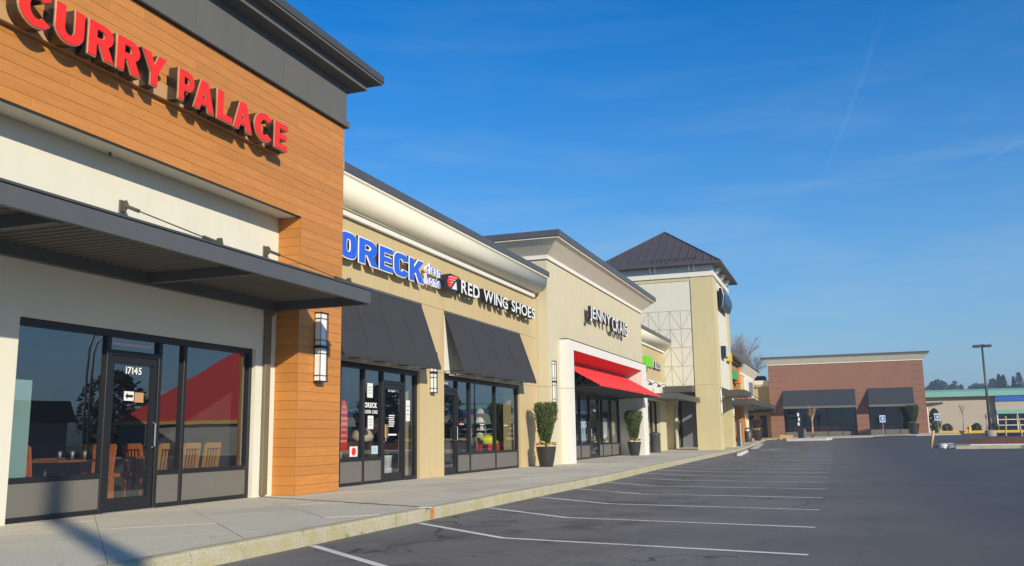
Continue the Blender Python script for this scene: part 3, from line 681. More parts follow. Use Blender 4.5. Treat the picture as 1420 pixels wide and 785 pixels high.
# ------------------------------------------------------------------ vacuum and boot shops (tan)
B = thing('tan_shop_building', 'low tan double shop with rounded cream cornice and two black awnings', 'building', (-12, 23, 0))
XT = -10.05; Y0, Y1 = 16.26, 30.80
YS = [16.26, 21.17, 22.68, 28.87, 30.78]; ZS = [-.03, 2.72, 4.43, 5.83]
for i in range(4):
    for j in range(3):
        if j == 0 and i in (0, 2): continue
        a, b = YS[i]+(.006 if i else 0), YS[i+1]-.006
        m_ = 'tan_stucco'
        box('stucco_panel', XT-.2, XT, a, b, ZS[j]+(.006 if j else 0), ZS[j+1]-.006, m_, B)
box('wall_backing', XT-.6, XT-.012, Y0, Y1-.05, 2.73, 5.83, 'tan_stucco', B)
for a, b in ((21.17, 22.68), (28.87, 30.78)): box('pier_backing', XT-.6, XT-.012, a+.01, b-.01, -.05, 2.72, 'tan_stucco', B)
box('core', -20, XT-.61, Y0, Y1, 2.9, 6.5, 'tan_stucco', B); box('rear_block', -20, -16.3, Y0, Y1, -.1, 2.9, 'tan_stucco', B)
# white-lined wall under each awning
for a, b in ((16.3, 21.16), (22.69, 28.86)): box('awning_lining', XT, XT+.012, a, b, 2.74, 4.36, 'white_trim', B)
room(B, -10.28, 16.3, 21.9, 2.86, 5.5, 'room_brown'); room(B, -10.28, 22.0, 30.2, 2.86, 5.5, 'room_dark')
XG = -10.17
storefront(B, XG, [16.30, 17.35, 18.40, 19.30, 20.44, 21.10], ['glass', 'glass', 'glass', 'door', 'tall'], 2.66, hand='L')
storefront(B, XG, [22.72, 23.74, 24.68, 26.76, 28.80], ['door', 'glass', 'glass', 'glass'], 2.66, hand='R')
for a, b in ((16.3, 21.13), (22.7, 28.84)): box('head_filler', XG-.06, XT-.003, a, b, 2.662, 2.725, 'dark_frame', B)
# cornice: strip, ovolo, fillet and dark metal cap
box('cornice_strip', XT-.1, XT+.095, Y0, Y1-.40, 5.835, 5.965, 'white_trim', B, .012)
ov = [(XT-.1, 5.966), (XT+.05, 5.966), (XT+.05, 6.01)]+[(XT+.05+.46*math.sin(rad(q))**.72, 6.52-.50*math.cos(rad(q))**.72) for q in (2, 4, 8, 12, 18, 26, 34, 42, 50, 58, 66, 74, 80, 85, 89.9)]+[(XT+.52, 6.52), (XT-.1, 6.52)]
prism_y('cornice_ovolo', ov, Y0, Y1-.25, 'cream_cornice', B, True)
bpy.context.view_layer.update()
box('cornice_fillet', XT-.1, XT+.55, Y0, Y1-.22, 6.521, 6.565, 'cream_cornice', B)
box('metal_cap', -20, XT+.57, Y0, Y1-.15, 6.566, 6.765, 'cap_metal', B, .008)
def awning(B, y0, y1, zt, zb, xw, xf, n, m='black_fabric'):
    A = box('awning_bar', xw, xw+.05, y0-.01, y1+.03, zt, zt+.05, 'cap_metal', B)
    st = (y1-y0)/n; q = Vector((xf-xw-.03, 0, zb-zt)); nn = Vector((-q.z, 0, q.x)).normalized()*.006
    for k in range(n):
        a, b = y0+st*k+.004, y0+st*(k+1)-.004; v = []
        rows = 7
        for r in range(rows):
            t = r/(rows-1); sag = -.018*math.sin(math.pi*t)
            for yy in (a, (a+b)/2, b):
                p = Vector((xw+.03, yy, zt))+q*t; s_ = sag-(.010 if yy == (a+b)/2 else 0)*math.sin(math.pi*t)
                v.append((p+nn*(s_/.006)))
        top_ = [p+nn for p in v]; N = len(v); f = []
        for r in range(rows-1):
            for cc in range(2):
                i = r*3+cc; f += [(i, i+3, i+4, i+1), (N+i, N+i+1, N+i+4, N+i+3)]
        mesh('awning_panel', v+top_, f, m, A, True)
        # lower hem
        box('awning_hem', xf-.012, xf+.004, a, b, zb-.045, zb+.004, m, A)
    for k in range(n+1):
        yy = y0+st*k; tube('awning_rib', [(xw+.03, yy, zt), (xf, yy, zb)], .016, m, A, 6)
    tube('awning_rail', [(xf-.02, y0, zb), (xf-.02, y1, zb)], .018, 'black_paint', A, 6)
    for k in range(n+1):
        yy = y0+st*k; tube('awning_strut', [(xw+.01, yy, zb+.01), (xf-.03, yy, zb+.01)], .012, 'black_paint', A, 6)
    return A
awning(B, 16.35, 21.15, 4.36, 2.73, XT, -9.46, 4); awning(B, 22.68, 28.84, 4.36, 2.76, XT, -9.46, 4)
for a, b, n in ((16.4, 21.0, 4), (22.75, 28.7, 4)):
    q = box('light_bar', -9.93, -9.88, a, b, 2.655, 2.69, 'pale_bar', B)
    for k in range(n):
        yy = a+(b-a)*(k+.3)/n; box('bar_lamp', -9.90, -9.80, yy-.06, yy+.06, 2.692, 2.72, 'diffuser', q)
SCONCE_LABEL = 'white caged wall light on the tan pier between the black awnings'
sconce(B, XT, 21.86, 2.16, 3.2, .24, .12, 2)
# blue two-layer letters
S = thing('channel_letter_sign', 'blue letters ORECK clean home with white edges on tan wall', 'sign', (-10, 19, 4.85))
X1 = -9.85
for ch, a, b, lo_, hi_ in (('o', 16.72, 17.54, 4.85, 5.46), ('R', 17.56, 18.52, 4.85, 5.46), ('E', 18.53, 19.25, 4.85, 5.46), ('c', 19.25, 20.08, 4.85, 5.46), ('K', 20.09, 21.0, 4.85, 5.46)):
    letter('letter', ch, a+.030, b-.030, lo_+.028, hi_-.028, X1-.004, X1+.008, 'blue_face', 'white_face', S, 0, isblock=True)
    letter('letter_edge', ch, a, b, lo_, hi_, X1-.06, X1-.005, 'white_face', 'black_paint', S, .045, isblock=True)
for wd, lo_, hi_ in (('clean', 5.22, 5.46), ('home', 4.93, 5.17)):
    text_line(wd, 21.12, 22.0, lo_, hi_, X1-.004, X1+.008, 'blue_face', 'white_face', S, .0, .16, can=(X1-.06, X1-.005, 'white_face', .020, 'letter_edge', .022))
for yy in (17.2, 18.3, 19.5, 20.6, 21.5): box('standoff', XT, X1-.055, yy-.02, yy+.02, 5.1, 5.14, 'galvanised', S)
# white letters with logo box
S = thing('channel_letter_sign', 'white letters RED WING SHOES with red wing emblem on tan wall', 'sign', (-10, 26, 4.95))
X1 = -9.76
for wd, a, b in (('RED', 23.22, 24.60), ('WING', 24.92, 27.02), ('SHOES', 27.38, 29.74)):
    text_line(wd, a, b, 4.97, 5.34, X1-.02, X1, 'white_face', 'black_paint', S, .020, .08, can=(X1-.16, X1-.021, 'black_paint', .008, 'letter_can', .006))
pp = [(22.06, 5.16), (22.2, 5.32), (22.5, 5.40), (23.12, 5.39), (23.12, 5.10), (22.98, 4.97), (22.3, 4.93), (22.1, 4.99)]
prism_x('logo_box', pp, X1-.19, X1-.01, 'black_paint', S)
prism_x('logo_wing', [(22.26, 5.16), (22.36, 5.31), (22.62, 5.37), (23.05, 5.365), (22.72, 5.22), (22.44, 5.0), (22.30, 5.03)], X1-.009, X1+.004, 'red_face', S)
for k in range(4): prism_x('logo_feather', [(22.34+.05*k, 5.30-.075*k), (22.92-.11*k, 5.335-.075*k), (22.90-.11*k, 5.322-.075*k), (22.34+.05*k, 5.287-.075*k)], X1+.0045, X1+.007, 'white_face', S)
prism_x('logo_tip', [(22.56, 4.99), (22.86, 5.22), (22.90, 5.0)], X1-.009, X1+.004, 'white_face', S)
for yy in (22.6, 24.8, 27.2, 29.3): box('standoff', XT, X1-.155, yy-.02, yy+.02, 5.1, 5.16, 'pale_bar', S)
# vacuum shop door lettering and window display
text_line('17139', 19.66, 20.02, 2.10, 2.22, XG+.009, XG+.011, 'white_face', 'white_face', B, .02, name='door_number')
text_line('17137', 22.86, 23.3, 2.44, 2.54, XG+.009, XG+.011, 'white_face', 'white_face', B, .02, name='door_number')
text_line('ORECK', 18.50, 19.10, 1.70, 1.82, XG+.008, XG+.010, 'white_face', 'white_face', B, .05, name='window_letter')
text_line('FLOOR CARE', 18.48, 19.12, 1.57, 1.65, XG+.008, XG+.010, 'white_face', 'white_face', B, .03, name='window_letter')
for k in range(6): box('hours_line', XG+.008, XG+.010, 19.68+.02*(k % 2), 19.95+.02*(k % 3), 1.28+.05*k, 1.305+.05*k, 'white_face', B)
box('window_letter', XG+.008, XG+.010, 19.55, 20.1, 1.07, 1.11, 'white_face', B)
for (y0, y1, z0, z1, m_) in ((18.62, 18.88, 1.93, 2.26, 'paper'), (18.66, 18.92, 1.22, 1.52, 'paper'), (20.60, 20.82, 1.42, 1.93, 'paper'), (17.86, 18.20, .62, .84, 'paper'), (18.85, 19.15, .66, .84, 'cyan_paper')):
    pst = box('poster', XG+.008, XG+.011, y0, y1, z0, z1, m_, B)
    if m_ == 'paper' and z1 < 1: lathe_c = prism_x('poster_disc', [((y0+y1)/2+.1*math.cos(q*math.pi/6), (z0+z1)/2+.09*math.sin(q*math.pi/6)) for q in range(12)], XG+.012, XG+.014, 'red_face', pst)
    else:
        for k in range(3): box('poster_line', XG+.012, XG+.013, y0+.04, y1-.05, z0+(z1-z0)*(.3+.2*k), z0+(z1-z0)*(.33+.2*k), 'room_dark', pst)
box('lock_box', XG+.05, XG+.10, 19.36, 19.50, 1.02, 1.33, 'brass', B, .01)
IB = thing('ironing_board', 'red zigzag ironing board standing upright in the vacuum shop window', 'ironing board', (-10.42, 17.98, .6))
bd = [(.0, .02), (.10, .0), (.16, .10), (.17, .5), (.13, .9), (.07, 1.07), (0, 1.1), (-.07, 1.07), (-.13, .9), (-.17, .5), (-.16, .10), (-.10, 0)]
prism_x('board', [(17.98+a, .75+b) for a, b in bd], -10.43, -10.38, 'red_face', IB)
for k in range(7):
    zz = .92+.125*k; wdt = .13 if k < 6 else .08; pt = [(17.98+wdt*(-1+.5*i), zz+(.05 if i % 2 else 0)) for i in range(5)]
    prism_x('zigzag', pt+[(a, b+.022) for a, b in reversed(pt)], -10.379, -10.376, 'paper', IB)
tube('leg', [(-10.44, 17.91, .02), (-10.44, 17.96, .8)], .015, 'aluminium', IB, 6); tube('leg', [(-10.44, 18.05, .02), (-10.44, 18.00, .8)], .015, 'aluminium', IB, 6)
SH = thing('display_shelf', 'brown shelf of cleaners behind the vacuum shop window', 'shelf', (-11.2, 18.2, 0))
for zz in (.6, 1.05, 1.5): box('shelf_board', -11.4, -11.0, 16.6, 19.2, zz, zz+.03, 'table_top', SH)
for yy in (16.6, 17.9, 19.2): box('upright', -11.4, -11.0, yy-.02, yy+.02, .004, 1.9, 'room_brown', SH)
for k, (yy, zz, m_) in enumerate(((16.9, .63, 'paper'), (17.3, 1.08, 'room_dark'), (17.6, .63, 'galvanised'), (18.2, .63, 'flower_orange'), (18.5, 1.08, 'paper'), (18.9, 1.53, 'brass'), (18.3, 1.53, 'room_dark'))):
    tag(lathe('canister', (-11.2, yy, zz), [(.10, 0), (.11, .05), (.10, .22), (.05, .28)], m_, None, 10), 'small %s canister on the shelf in the vacuum shop window' % ('white' if m_ == 'paper' else 'dark' if m_ == 'room_dark' else 'grey' if m_ == 'galvanised' else 'orange' if m_ == 'flower_orange' else 'brass'), 'canister', 'canisters on the shelf')
BG = thing('vacuum_bag', 'pale cloth dust bag hung behind the window lettering', 'bag', (-10.5, 19.2, .95))
lathe('bag', (-10.6, 19.2, .92), [(.12, 0), (.24, .04), (.27, .14), (.2, .26), (.08, .34)], 'hat_cream', BG, 14)
for k in range(2): tag(lathe('paint_tub', (-10.55, 20.3, .004+.30*k), [(.13, 0), (.15, .26), (.16, .27), (.16, .29)], 'white_face', None, 14), 'white plastic tub, %s of two stacked inside the vacuum shop door' % ('lower', 'upper')[k], 'tub', 'stacked tubs')
# boot shop display
for y, z_, w_ in ((23.98, 1.36, .32), (25.55, 1.36, .34), (27.6, 1.35, .34)):
    box('window_letter', XG+.008, XG+.010, y, y+w_, z_, z_+.025, 'white_face', B); box('window_logo', XG+.0105, XG+.012, y+w_*.35, y+w_*.5, z_-.04, z_+.07, 'red_face', B)
HT = thing('hat_stand', 'stack of pale hats and caps on a stand in the boot shop window', 'hat stand', (-10.75, 27.0, .1))
tube('pole', [(-10.75, 27.0, .1), (-10.75, 27.0, 1.95)], .02, 'black_paint', HT, 6)
for k, (dy, zz, m_) in enumerate(((.05, 1.72, 'hat_cream'), (.0, 1.45, 'paper'), (.12, 1.20, 'paper'), (.0, .98, 'hat_cream'))):
    lathe('hat', (-10.75, 27.0+dy, zz), [(.20, 0), (.21, .02), (.13, .03), (.125, .10), (.08, .15), (.02, .165)], m_, HT, 12)
PL = thing('display_plinth', 'red crate plinth with yellow safety vest in boot shop window', 'plinth', (-10.75, 27.6, 0))
box('crate', -10.95, -10.5, 27.1, 28.1, .1, .78, 'red_face', PL, .01); box('base', -11, -10.45, 27.0, 28.2, .004, .1, 'room_dark', PL)
for k in range(5): box('crate_slat', -10.498, -10.49, 27.12, 28.08, .16+.13*k, .19+.13*k, 'chair_red', PL)
lathe('vest', (-10.72, 27.6, .78), [(.30, 0), (.33, .08), (.2, .22), (.06, .30)], 'vest_yellow', PL, 12)
tag(box('grey_cabinet', -11.3, -10.7, 24.0, 24.6, .004, .9, 'galvanised', None, .02), 'grey cabinet inside the boot shop beside its door', 'cabinet')

# ------------------------------------------------------------------ cream gabled-parapet shop with red awning
B = thing('cream_shop_building', 'tall cream shop with flared parapet, white portal and red awning', 'building', (-12, 39, 0))
XJ = -9.65; YA, YB = 30.84, 47.25
JY = [YA, 33.2, 37.4, 42.2, 45.0, YB]
box('wall_core', -20, XJ-.014, YA+.012, YB-.012, 4.55, 7.28, 'cream_stucco', B)
for a, b in zip(JY, JY[1:]): box('stucco_panel', XJ-.10, XJ, a+(.004 if a != YA else 0), b-(.004 if b != YB else 0), 4.55, 7.28, 'cream_stucco', B)
box('side_wall', -20, XJ-.101, YA, YA+.011, 4.55, 7.28, 'cream_stucco', B)
box('corner_pier', -12.5, XJ, YA, 32.28, -.05, 2.715, 'cream_stucco', B); box('corner_pier', -12.5, XJ, YA, 32.28, 2.725, 4.548, 'cream_stucco', B)
box('corner_pier', -12.5, XJ, 46.62, YB, -.05, 4.548, 'cream_stucco', B)
XP = -9.33
box('portal_jamb', -10.9, XP, 32.285, 33.02, -.05, 2.715, 'white_trim', B, .006); box('portal_jamb', -10.9, XP, 32.285, 33.02, 2.725, 4.52, 'white_trim', B, .006)
box('portal_jamb', -10.9, XP, 45.5, 46.6, -.05, 4.52, 'white_trim', B, .006)
box('portal_head', -10.9, XP-.001, 33.021, 45.499, 4.17, 4.519, 'white_trim', B, .006)
box('portal_flashing', XJ-.05, XP+.012, 32.27, 46.615, 4.521, 4.546, 'black_paint', B)
prism_y('red_soffit', [(XP-.04, 4.166), (-10.30, 3.92), (-10.30, 4.10), (XP-.04, 4.169)], 33.025, 45.495, 'red_paint', B)
box('head_wall', -10.95, -10.3, 33.025, 45.495, 2.78, 4.15, 'dark_frame', B)
room(B, -10.72, 33.03, 45.4, 2.76, 4.8, 'room_light')
box('rear_block', -20, -15.7, YA, YB, -.1, 4.2, 'cream_stucco', B); box('party_wall', -15.7, -12.5, YA, YA+.2, -.05, 4.2, 'cream_stucco', B); box('party_wall', -15.7, -12.5, YB-.2, YB, -.05, 4.2, 'cream_stucco', B)
storefront(B, -10.62, [33.1, 35.2, 37.35, 38.2, 39.75, 41.35, 42.05, 43.75, 45.42], ['glass', 'glass', 'glass', 'glass', 'door', 'glass', 'glass', 'glass'], 2.78, sill=.58, dtop=2.3, hand='L')
loft_rect('trim', -20, XJ, YA, YB, [(.0, 7.282), (.07, 7.282), (.07, 7.41), (.0, 7.41)], 'white_trim', B, dirs=(0, 1, 1, 1))
loft_rect('flared_cornice', -20, XJ, YA, YB, [(.05, 7.412), (.06, 7.43), (.60, 7.90), (.66, 7.90), (.66, 7.955)], 'cream_cornice', B, dirs=(0, 1, 1, 1))
loft_rect('metal_cap', -20, XJ, YA, YB, [(.69, 7.957), (.71, 7.957), (.71, 8.175), (.0, 8.20)], 'cap_metal', B, dirs=(0, 1, 1, 1))
A = awning(B, 33.3, 45.35, 3.90, 2.86, -10.30, -8.42, 6, 'red_fabric')
for yy in (33.3, 45.35):
    for k in range(7):
        t = (k+.6)/7.5; x = -10.3+1.88*t; zt = 3.90-1.04*t
        tube('lattice_bar', [(x, yy, 2.86), (x, yy, zt)], .012, 'black_paint', A, 5)
        if k: tube('lattice_bar', [(x-.25, yy, 2.86), (x, yy, zt)], .012, 'black_paint', A, 5)
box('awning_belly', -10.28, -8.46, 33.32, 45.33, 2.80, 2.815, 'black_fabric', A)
SCONCE_LABEL = 'slim white caged wall light on the cream corner pier beside the red awning'
sconce(B, XJ, 31.32, 2.18, 3.64, .24, .11)
S = thing('channel_letter_sign', 'white letters JENNY CRAIG standing off the cream wall', 'sign', (-9.5, 39, 5.5))
X1 = -9.32
for wd, a, b in (('JENNY', 35.56, 39.05), ('CRAIG', 39.35, 42.45)):
    text_line(wd, a, b, 5.56, 6.19, X1-.02, X1, 'white_face', 'black_paint', S, .018, .10, can=(X1-.13, X1-.021, 'black_paint', .008, 'letter_can', .006))
for yy in (36.5, 38.2, 40.2, 42): box('standoff', XJ, X1-.115, yy-.025, yy+.025, 5.8, 5.86, 'galvanised', S)
for y, z0, z1, m_, m2 in ((36.0, 1.9, 2.5, 'blue_face', None), (38.9, 1.85, 2.55, 'sign_blue', None), (38.95, .75, 1.75, 'cyan_paper', None), (42.9, .9, 1.8, 'paper', None), (36.2, .9, 1.5, 'paper', None), (44.5, 1.0, 1.7, 'hat_cream', None)):
    box('poster', -10.69, -10.68, y-.45, y+.45, z0, z1, m_, B)
for y in (42.9, 44.4):
    p = thing('potted_plant', 'green potted plant inside the shop behind the red awning', 'plant', (-11.3, y, .004), 'plants inside the shop')
    lathe('pot', (-11.3, y, .004), [(.15, 0), (.2, .3), (.21, .32)], 'white_face', p, 12)
    v = []; f = []
    for k in range(60):
        a = random.uniform(0, 6.28); h = random.uniform(.3, 1.4); r_ = random.uniform(.1, .45); c0 = Vector((-11.3+r_*math.cos(a), y+r_*math.sin(a), .3+h)); d1 = Vector((random.uniform(-1, 1), random.uniform(-1, 1), random.uniform(-1, 1))).normalized()*.15; d2 = d1.cross(Vector((0, .3, 1))).normalized()*.06
        i = len(v); v += [c0-d1, c0+d2, c0+d1, c0-d2]; f.append((i, i+1, i+2, i+3))
    mesh('foliage', v, f, 'leaf_dark', p)
# ------------------------------------------------------------------ planters
def planter(loc, r, hp, hs, rt, label, group, m_fol='topiary', flowers=('flower_yellow', 'flower_red', 'flower_orange'), seed=1):
    rnd = random.Random(seed); x, y, z = loc
    T = thing('planter', label, 'planter', loc, group)
    lathe('pot', loc, [(r*.62, 0), (r*.66, .02), (r*.80, hp*.35), (r*.95, hp*.8), (r, hp*.97), (r*1.03, hp), (r*.95, hp), (r*.93, hp-.05)], 'pot', T, 24)
    lathe('soil', (x, y, z+hp-.06), [(r*.92, 0), (r*.9, .02), (r*.3, .05)], 'soil', T, 16)
    tube('stem', [(x, y, z+hp-.06), (x+.01, y, z+hp+.35)], .035, 'bark', T, 7)
    v = []; f = []; h = hs-hp
    for k in range(5200):
        t = rnd.random()**.75; a = rnd.uniform(0, 6.2832)
        rr = (.30+.70*min(1, (t*1.18)**.8))*rt*(1-.22*max(0, (t-.9)/.1)**2)
        rr *= 1+.11*math.sin(3*a+5*t+seed)+.09*math.sin(7*a-11*t)+.07*math.sin(13*a+17*t)
        q = rr*(1-.42*rnd.random()**2.2)
        c0 = Vector((x+q*math.cos(a), y+q*math.sin(a), z+hp+.06+h*t*.97+rnd.uniform(-.03, .03)))
        d = Vector((math.cos(a)*.5+rnd.uniform(-.5, .5), math.sin(a)*.5+rnd.uniform(-.5, .5), .8+rnd.uniform(-.4, .6))).normalized()*rnd.uniform(.035, .085)
        s_ = d.cross(Vector((rnd.uniform(-1, 1), rnd.uniform(-1, 1), rnd.uniform(-.4, .4)))).normalized()*rnd.uniform(.010, .018)
        i = len(v); v += [c0-s_, c0+s_, c0+d+s_*.3, c0+d-s_*.3]; f.append((i, i+1, i+2, i+3))
    # tips that break the outline at the top
    mesh('foliage', v, f, m_fol, T)
    lathe('foliage_core', (x, y, z+hp+.08), [(rt*.18, 0), (rt*.42, h*.3), (rt*.62, h*.7), (rt*.55, h*.88), (.02, h*.9)], m_fol, T, 12)
    for k in range(26):
        a = k/26*6.2832+rnd.uniform(-.1, .1); q = r*rnd.uniform(.62, .98); c0 = (x+q*math.cos(a), y+q*math.sin(a), z+hp+rnd.uniform(.02, .13)); s = rnd.uniform(.05, .085)
        v = []; f = []
        for p in range(6):
            th = p/6*6.2832; v += [(c0[0], c0[1], c0[2]+.01), (c0[0]+s*math.cos(th), c0[1]+s*math.sin(th), c0[2]+.025), (c0[0]+s*.9*math.cos(th+.9), c0[1]+s*.9*math.sin(th+.9), c0[2]+.03+.02*math.sin(th)), (c0[0]+s*.3*math.cos(th+.4), c0[1]+s*.3*math.sin(th+.4), c0[2]+.05)]
            i = 4*p; f += [(i, i+1, i+2), (i, i+2, i+3)]
        sect = int((a/6.2832*3+.8) % 3)
        mesh('flower', v, f, flowers[sect] if k % 3 else 'flower_leaf', T)
    return T
planter((-9.36, 29.45, .0), .335, .66, 2.06, .36, 'dark planter with clipped inverted-cone shrub on the tan pier side of the red awning shop', 'dark planters with clipped shrubs', seed=3)
planter((-9.75, 45.0, .0), .335, .66, 2.12, .40, 'dark planter with clipped inverted-cone shrub standing against the white portal jamb', 'dark planters with clipped shrubs', seed=8)

# ------------------------------------------------------------------ low tan tax office
B = thing('tax_office_building', 'low tan office with rounded cornice between red awning shop and tower', 'building', (-12.5, 53, 0))
XH = -10.7; YA, YB = 47.27, 59.1
box('upper_wall', -20, XH, YA, YB, 4.22, 6.17, 'tan_stucco', B); box('white_band', -20, XH+.03, YA, YB, 3.05, 4.218, 'white_trim', B)
box('rear_block', -20, -16, YA, YB, -.1, 3.05, 'tan_stucco', B)
box('pier', -11.6, XH+.05, 47.27, 47.8, -.05, 3.05, 'cream_stucco', B)
room(B, -11.05, 47.8, 59.0, 3.0, 4.5, 'room_dark')
storefront(B, -10.95, [47.85, 49.6, 51.3, 52.4, 54.0, 55.6, 57.0], ['glass', 'glass', 'door', 'glass', 'glass', 'glass'], 3.04, hand='L')
box('pier', -11.6, XH+.03, 57.1, 59.1, -.05, 3.05, 'cream_stucco', B)
box('cornice_strip', XH-.1, XH+.095, YA, YB, 6.175, 6.31, 'white_trim', B, .01)
ov = [(XH-.1, 6.312), (XH+.05, 6.312)]+[(XH+.05+.46*math.sin(rad(q)), 6.33+.50*(1-math.cos(rad(q)))) for q in range(0, 91, 9)]+[(XH+.52, 6.84), (XH-.1, 6.84)]
prism_y('cornice_ovolo', ov, YA, YB, 'cream_cornice', B, True)
box('metal_cap', -20, XH+.57, YA, YB, 6.842, 7.03, 'cap_metal', B, .008)
for yy in (52.2, 54.8, 57.4):
    l = tube('gooseneck_arm', [(XH+.03, yy, 4.0), (XH+.28, yy, 4.1), (XH+.45, yy, 3.95)], .025, 'charcoal_metal', B, 6); lathe('gooseneck_shade', (XH+.45, yy, 3.80), [(.12, 0), (.08, .12), (.03, .17)], 'charcoal_metal', l, 10)
c = box('canopy_front_beam', -8.52, -8.45, 50.3, 59.0, 2.93, 3.25, 'olive_steel', B); box('canopy_end_beam', -10.66, -8.521, 50.3, 50.38, 2.95, 3.24, 'canopy_paint', B); box('canopy_deck', -10.66, -8.521, 50.38, 59.0, 3.1, 3.2, 'soffit_deck', B)
S = thing('tax_office_sign', 'bright green square with white letters H&R BLOCK on tan wall', 'sign', (-10.6, 54, 4.85))
box('green_square', XH+.002, XH+.42, 51.85, 53.4, 4.85, 5.47, 'green_face', S, .02)
text_line('H&R BLOCK', 53.75, 57.6, 4.97, 5.38, XH+.14, XH+.16, 'white_face', 'black_paint', S, .02, .06, can=(XH+.04, XH+.139, 'black_paint', .012, 'letter_can', .012))

# ------------------------------------------------------------------ corner tower
B = thing('tower', 'square cream corner tower with metal pyramid roof and triangle-scored panel', 'building', (-11, 63.4, 0))
TX0, TX1, TY0, TY1 = -14.7, -7.31, 59.2, 67.6
box('shaft', TX0, TX1-.10, TY0+.10, TY1, 4.0, 11.08, 'cream_stucco', B)
box('corner_pier', -8.75, TX1, TY0, 60.95, -.03, 4.09, 'sand_stucco', B); box('corner_pier', -8.75, TX1, TY0, 60.95, 4.10, 11.08, 'sand_stucco', B)
box('corner_pier', -8.75, TX1, 66.1, 67.6, -.03, 4.09, 'sand_stucco', B); box('corner_pier', -8.75, TX1, 66.1, 67.6, 4.10, 11.08, 'sand_stucco', B)
box('smooth_panel', TX0, -8.77, TY0+.055, TY0+.10, 8.925, 10.84, 'white_stucco', B); box('frieze_band', TX0, -8.76, TY0+.02, TY0+.10, 10.85, 11.08, 'sand_stucco', B)
box('panel_backing', TX0, -8.77, TY0+.085, TY0+.10, 3.98, 8.92, 'sand_stucco', B)
zr = [4.05, 5.31, 6.52, 7.72, 8.915]; cw = .705
def tri(pts): 
    cx = sum(p[0] for p in pts)/len(pts); cz = sum(p[1] for p in pts)/len(pts); g = .014; n_ = len(pts); res = []
    for i in range(n_):   # inset by g
        p0, p1, p2 = Vector(pts[i-1]), Vector(pts[i]), Vector(pts[(i+1) % n_]); e1 = (p1-p0).normalized(); e2 = (p2-p1).normalized()
        n1 = Vector((-e1.y, e1.x)); n2 = Vector((-e2.y, e2.x))
        s_ = 1 if n1.dot(Vector((cx, cz))-p1) > 0 else -1
        bis = (n1+n2)*s_; res.append(p1+bis*(g/(1+n1.dot(n2)))*1.0)
    v = [(p.x, TY0+.05, p.y) for p in res]+[(p.x, TY0+.084, p.y) for p in res]; n_ = len(res)
    f = [(i, (i+1) % n_, n_+(i+1) % n_, n_+i) for i in range(n_)]+[tuple(range(n_)), tuple(range(2*n_-1, n_-1, -1))]
    mesh('score_panel', v, f, 'white_stucco', B)
for r in range(4):
    z0, z1 = zr[r], zr[r+1]
    for k in range(8):
        xr = -8.79-cw*k; xl = xr-cw
        up = (k % 2 == 0)
        if up: tri([(xl, z0), (xr, z1), (xl, z1)]); tri([(xl, z0), (xr, z0), (xr, z1)])
        else: tri([(xl, z1), (xr, z0), (xr, z1)]); tri([(xl, z1), (xl, z0), (xr, z0)])
# front
box('front_panel', TX1-.1, TX1-.04, 60.96, 66.09, 4.0, 11.07, 'white_stucco', B)
box('sill_band', TX0, -8.76, TY0+.0, TY0+.101, 3.70, 3.978, 'olive_steel', B)
loft_rect('trim', TX0, TX1, TY0, TY1, [(.0, 11.082), (.07, 11.082), (.07, 11.38), (.03, 11.40)], 'white_trim', B)
loft_rect('frieze', TX0, TX1, TY0, TY1, [(.02, 11.402), (.02, 11.80)], 'white_trim', B)
for (x, y, dx, dy) in [(x, TY0-.02, 0, -1) for x in (-8.45, -8.75, -11.0, -11.3, -13.4, -13.7)]+[(TX1+.02, y, 1, 0) for y in (60.6, 61.0, 63.2, 63.6, 65.8, 66.2)]:
    if dx: prism_y('bracket', [(x, 11.42), (x+.16, 11.50), (x+.34, 11.72), (x+.34, 11.80), (x, 11.80)], y-.07, y+.07, 'white_trim', B)
    else: prism_x('bracket', [(y, 11.42), (y-.16, 11.50), (y-.34, 11.72), (y-.34, 11.80), (y, 11.80)], x-.07, x+.07, 'white_trim', B)
EO = .62; ap = Vector((-11.0, 63.4, 15.12)); ex0, ex1, ey0, ey1 = TX0-EO, TX1+EO, TY0-EO, TY1+EO
loft_rect('eave', TX0, TX1, TY0, TY1, [(.0, 11.80), (EO-.04, 11.802), (EO-.04, 11.84), (.0, 11.845)], 'cream_cornice', B)
loft_rect('gutter', TX0, TX1, TY0, TY1, [(EO-.039, 11.79), (EO+.05, 11.79), (EO+.05, 11.94), (EO-.039, 11.94)], 'roof_metal', B)
rv = [(ex0, ey0, 11.9), (ex1, ey0, 11.9), (ex1, ey1, 11.9), (ex0, ey1, 11.9), ap]
rf = mesh('roof', rv, [(0, 1, 4), (1, 2, 4), (2, 3, 4), (3, 0, 4), (3, 2, 1, 0)], 'roof_metal', B)
def seam(p, q): tube('roof_seam', [p, q], .045, 'roof_metal', rf, 4)
for k in range(1, 16):
    x = ex0+(ex1-ex0)*k/16; t = 1-abs(x-ap.x)/((ex1-ex0)/2); t = max(.02, min(1, t)); seam((x, ey0, 11.92), (x, ey0+(ap.y-ey0)*t, 11.92+(ap.z-11.9)*t))
for k in range(1, 17):
    y = ey0+(ey1-ey0)*k/17; t = 1-abs(y-ap.y)/((ey1-ey0)/2); t = max(.02, min(1, t)); seam((ex1, y, 11.92), (ex1-(ex1-ap.x)*t, y, 11.92+(ap.z-11.9)*t))
for cx, cy in ((ex0, ey0), (ex1, ey0), (ex1, ey1)): tube('hip_cap', [(cx, cy, 11.93), ap+Vector((0, 0, .02))], .055, 'roof_metal', rf, 5)
tube('snow_guard', [(-11.3, ey0+.35, 12.28), (-8.2, ey0+.35, 12.28)], .02, 'black_paint', rf, 5)
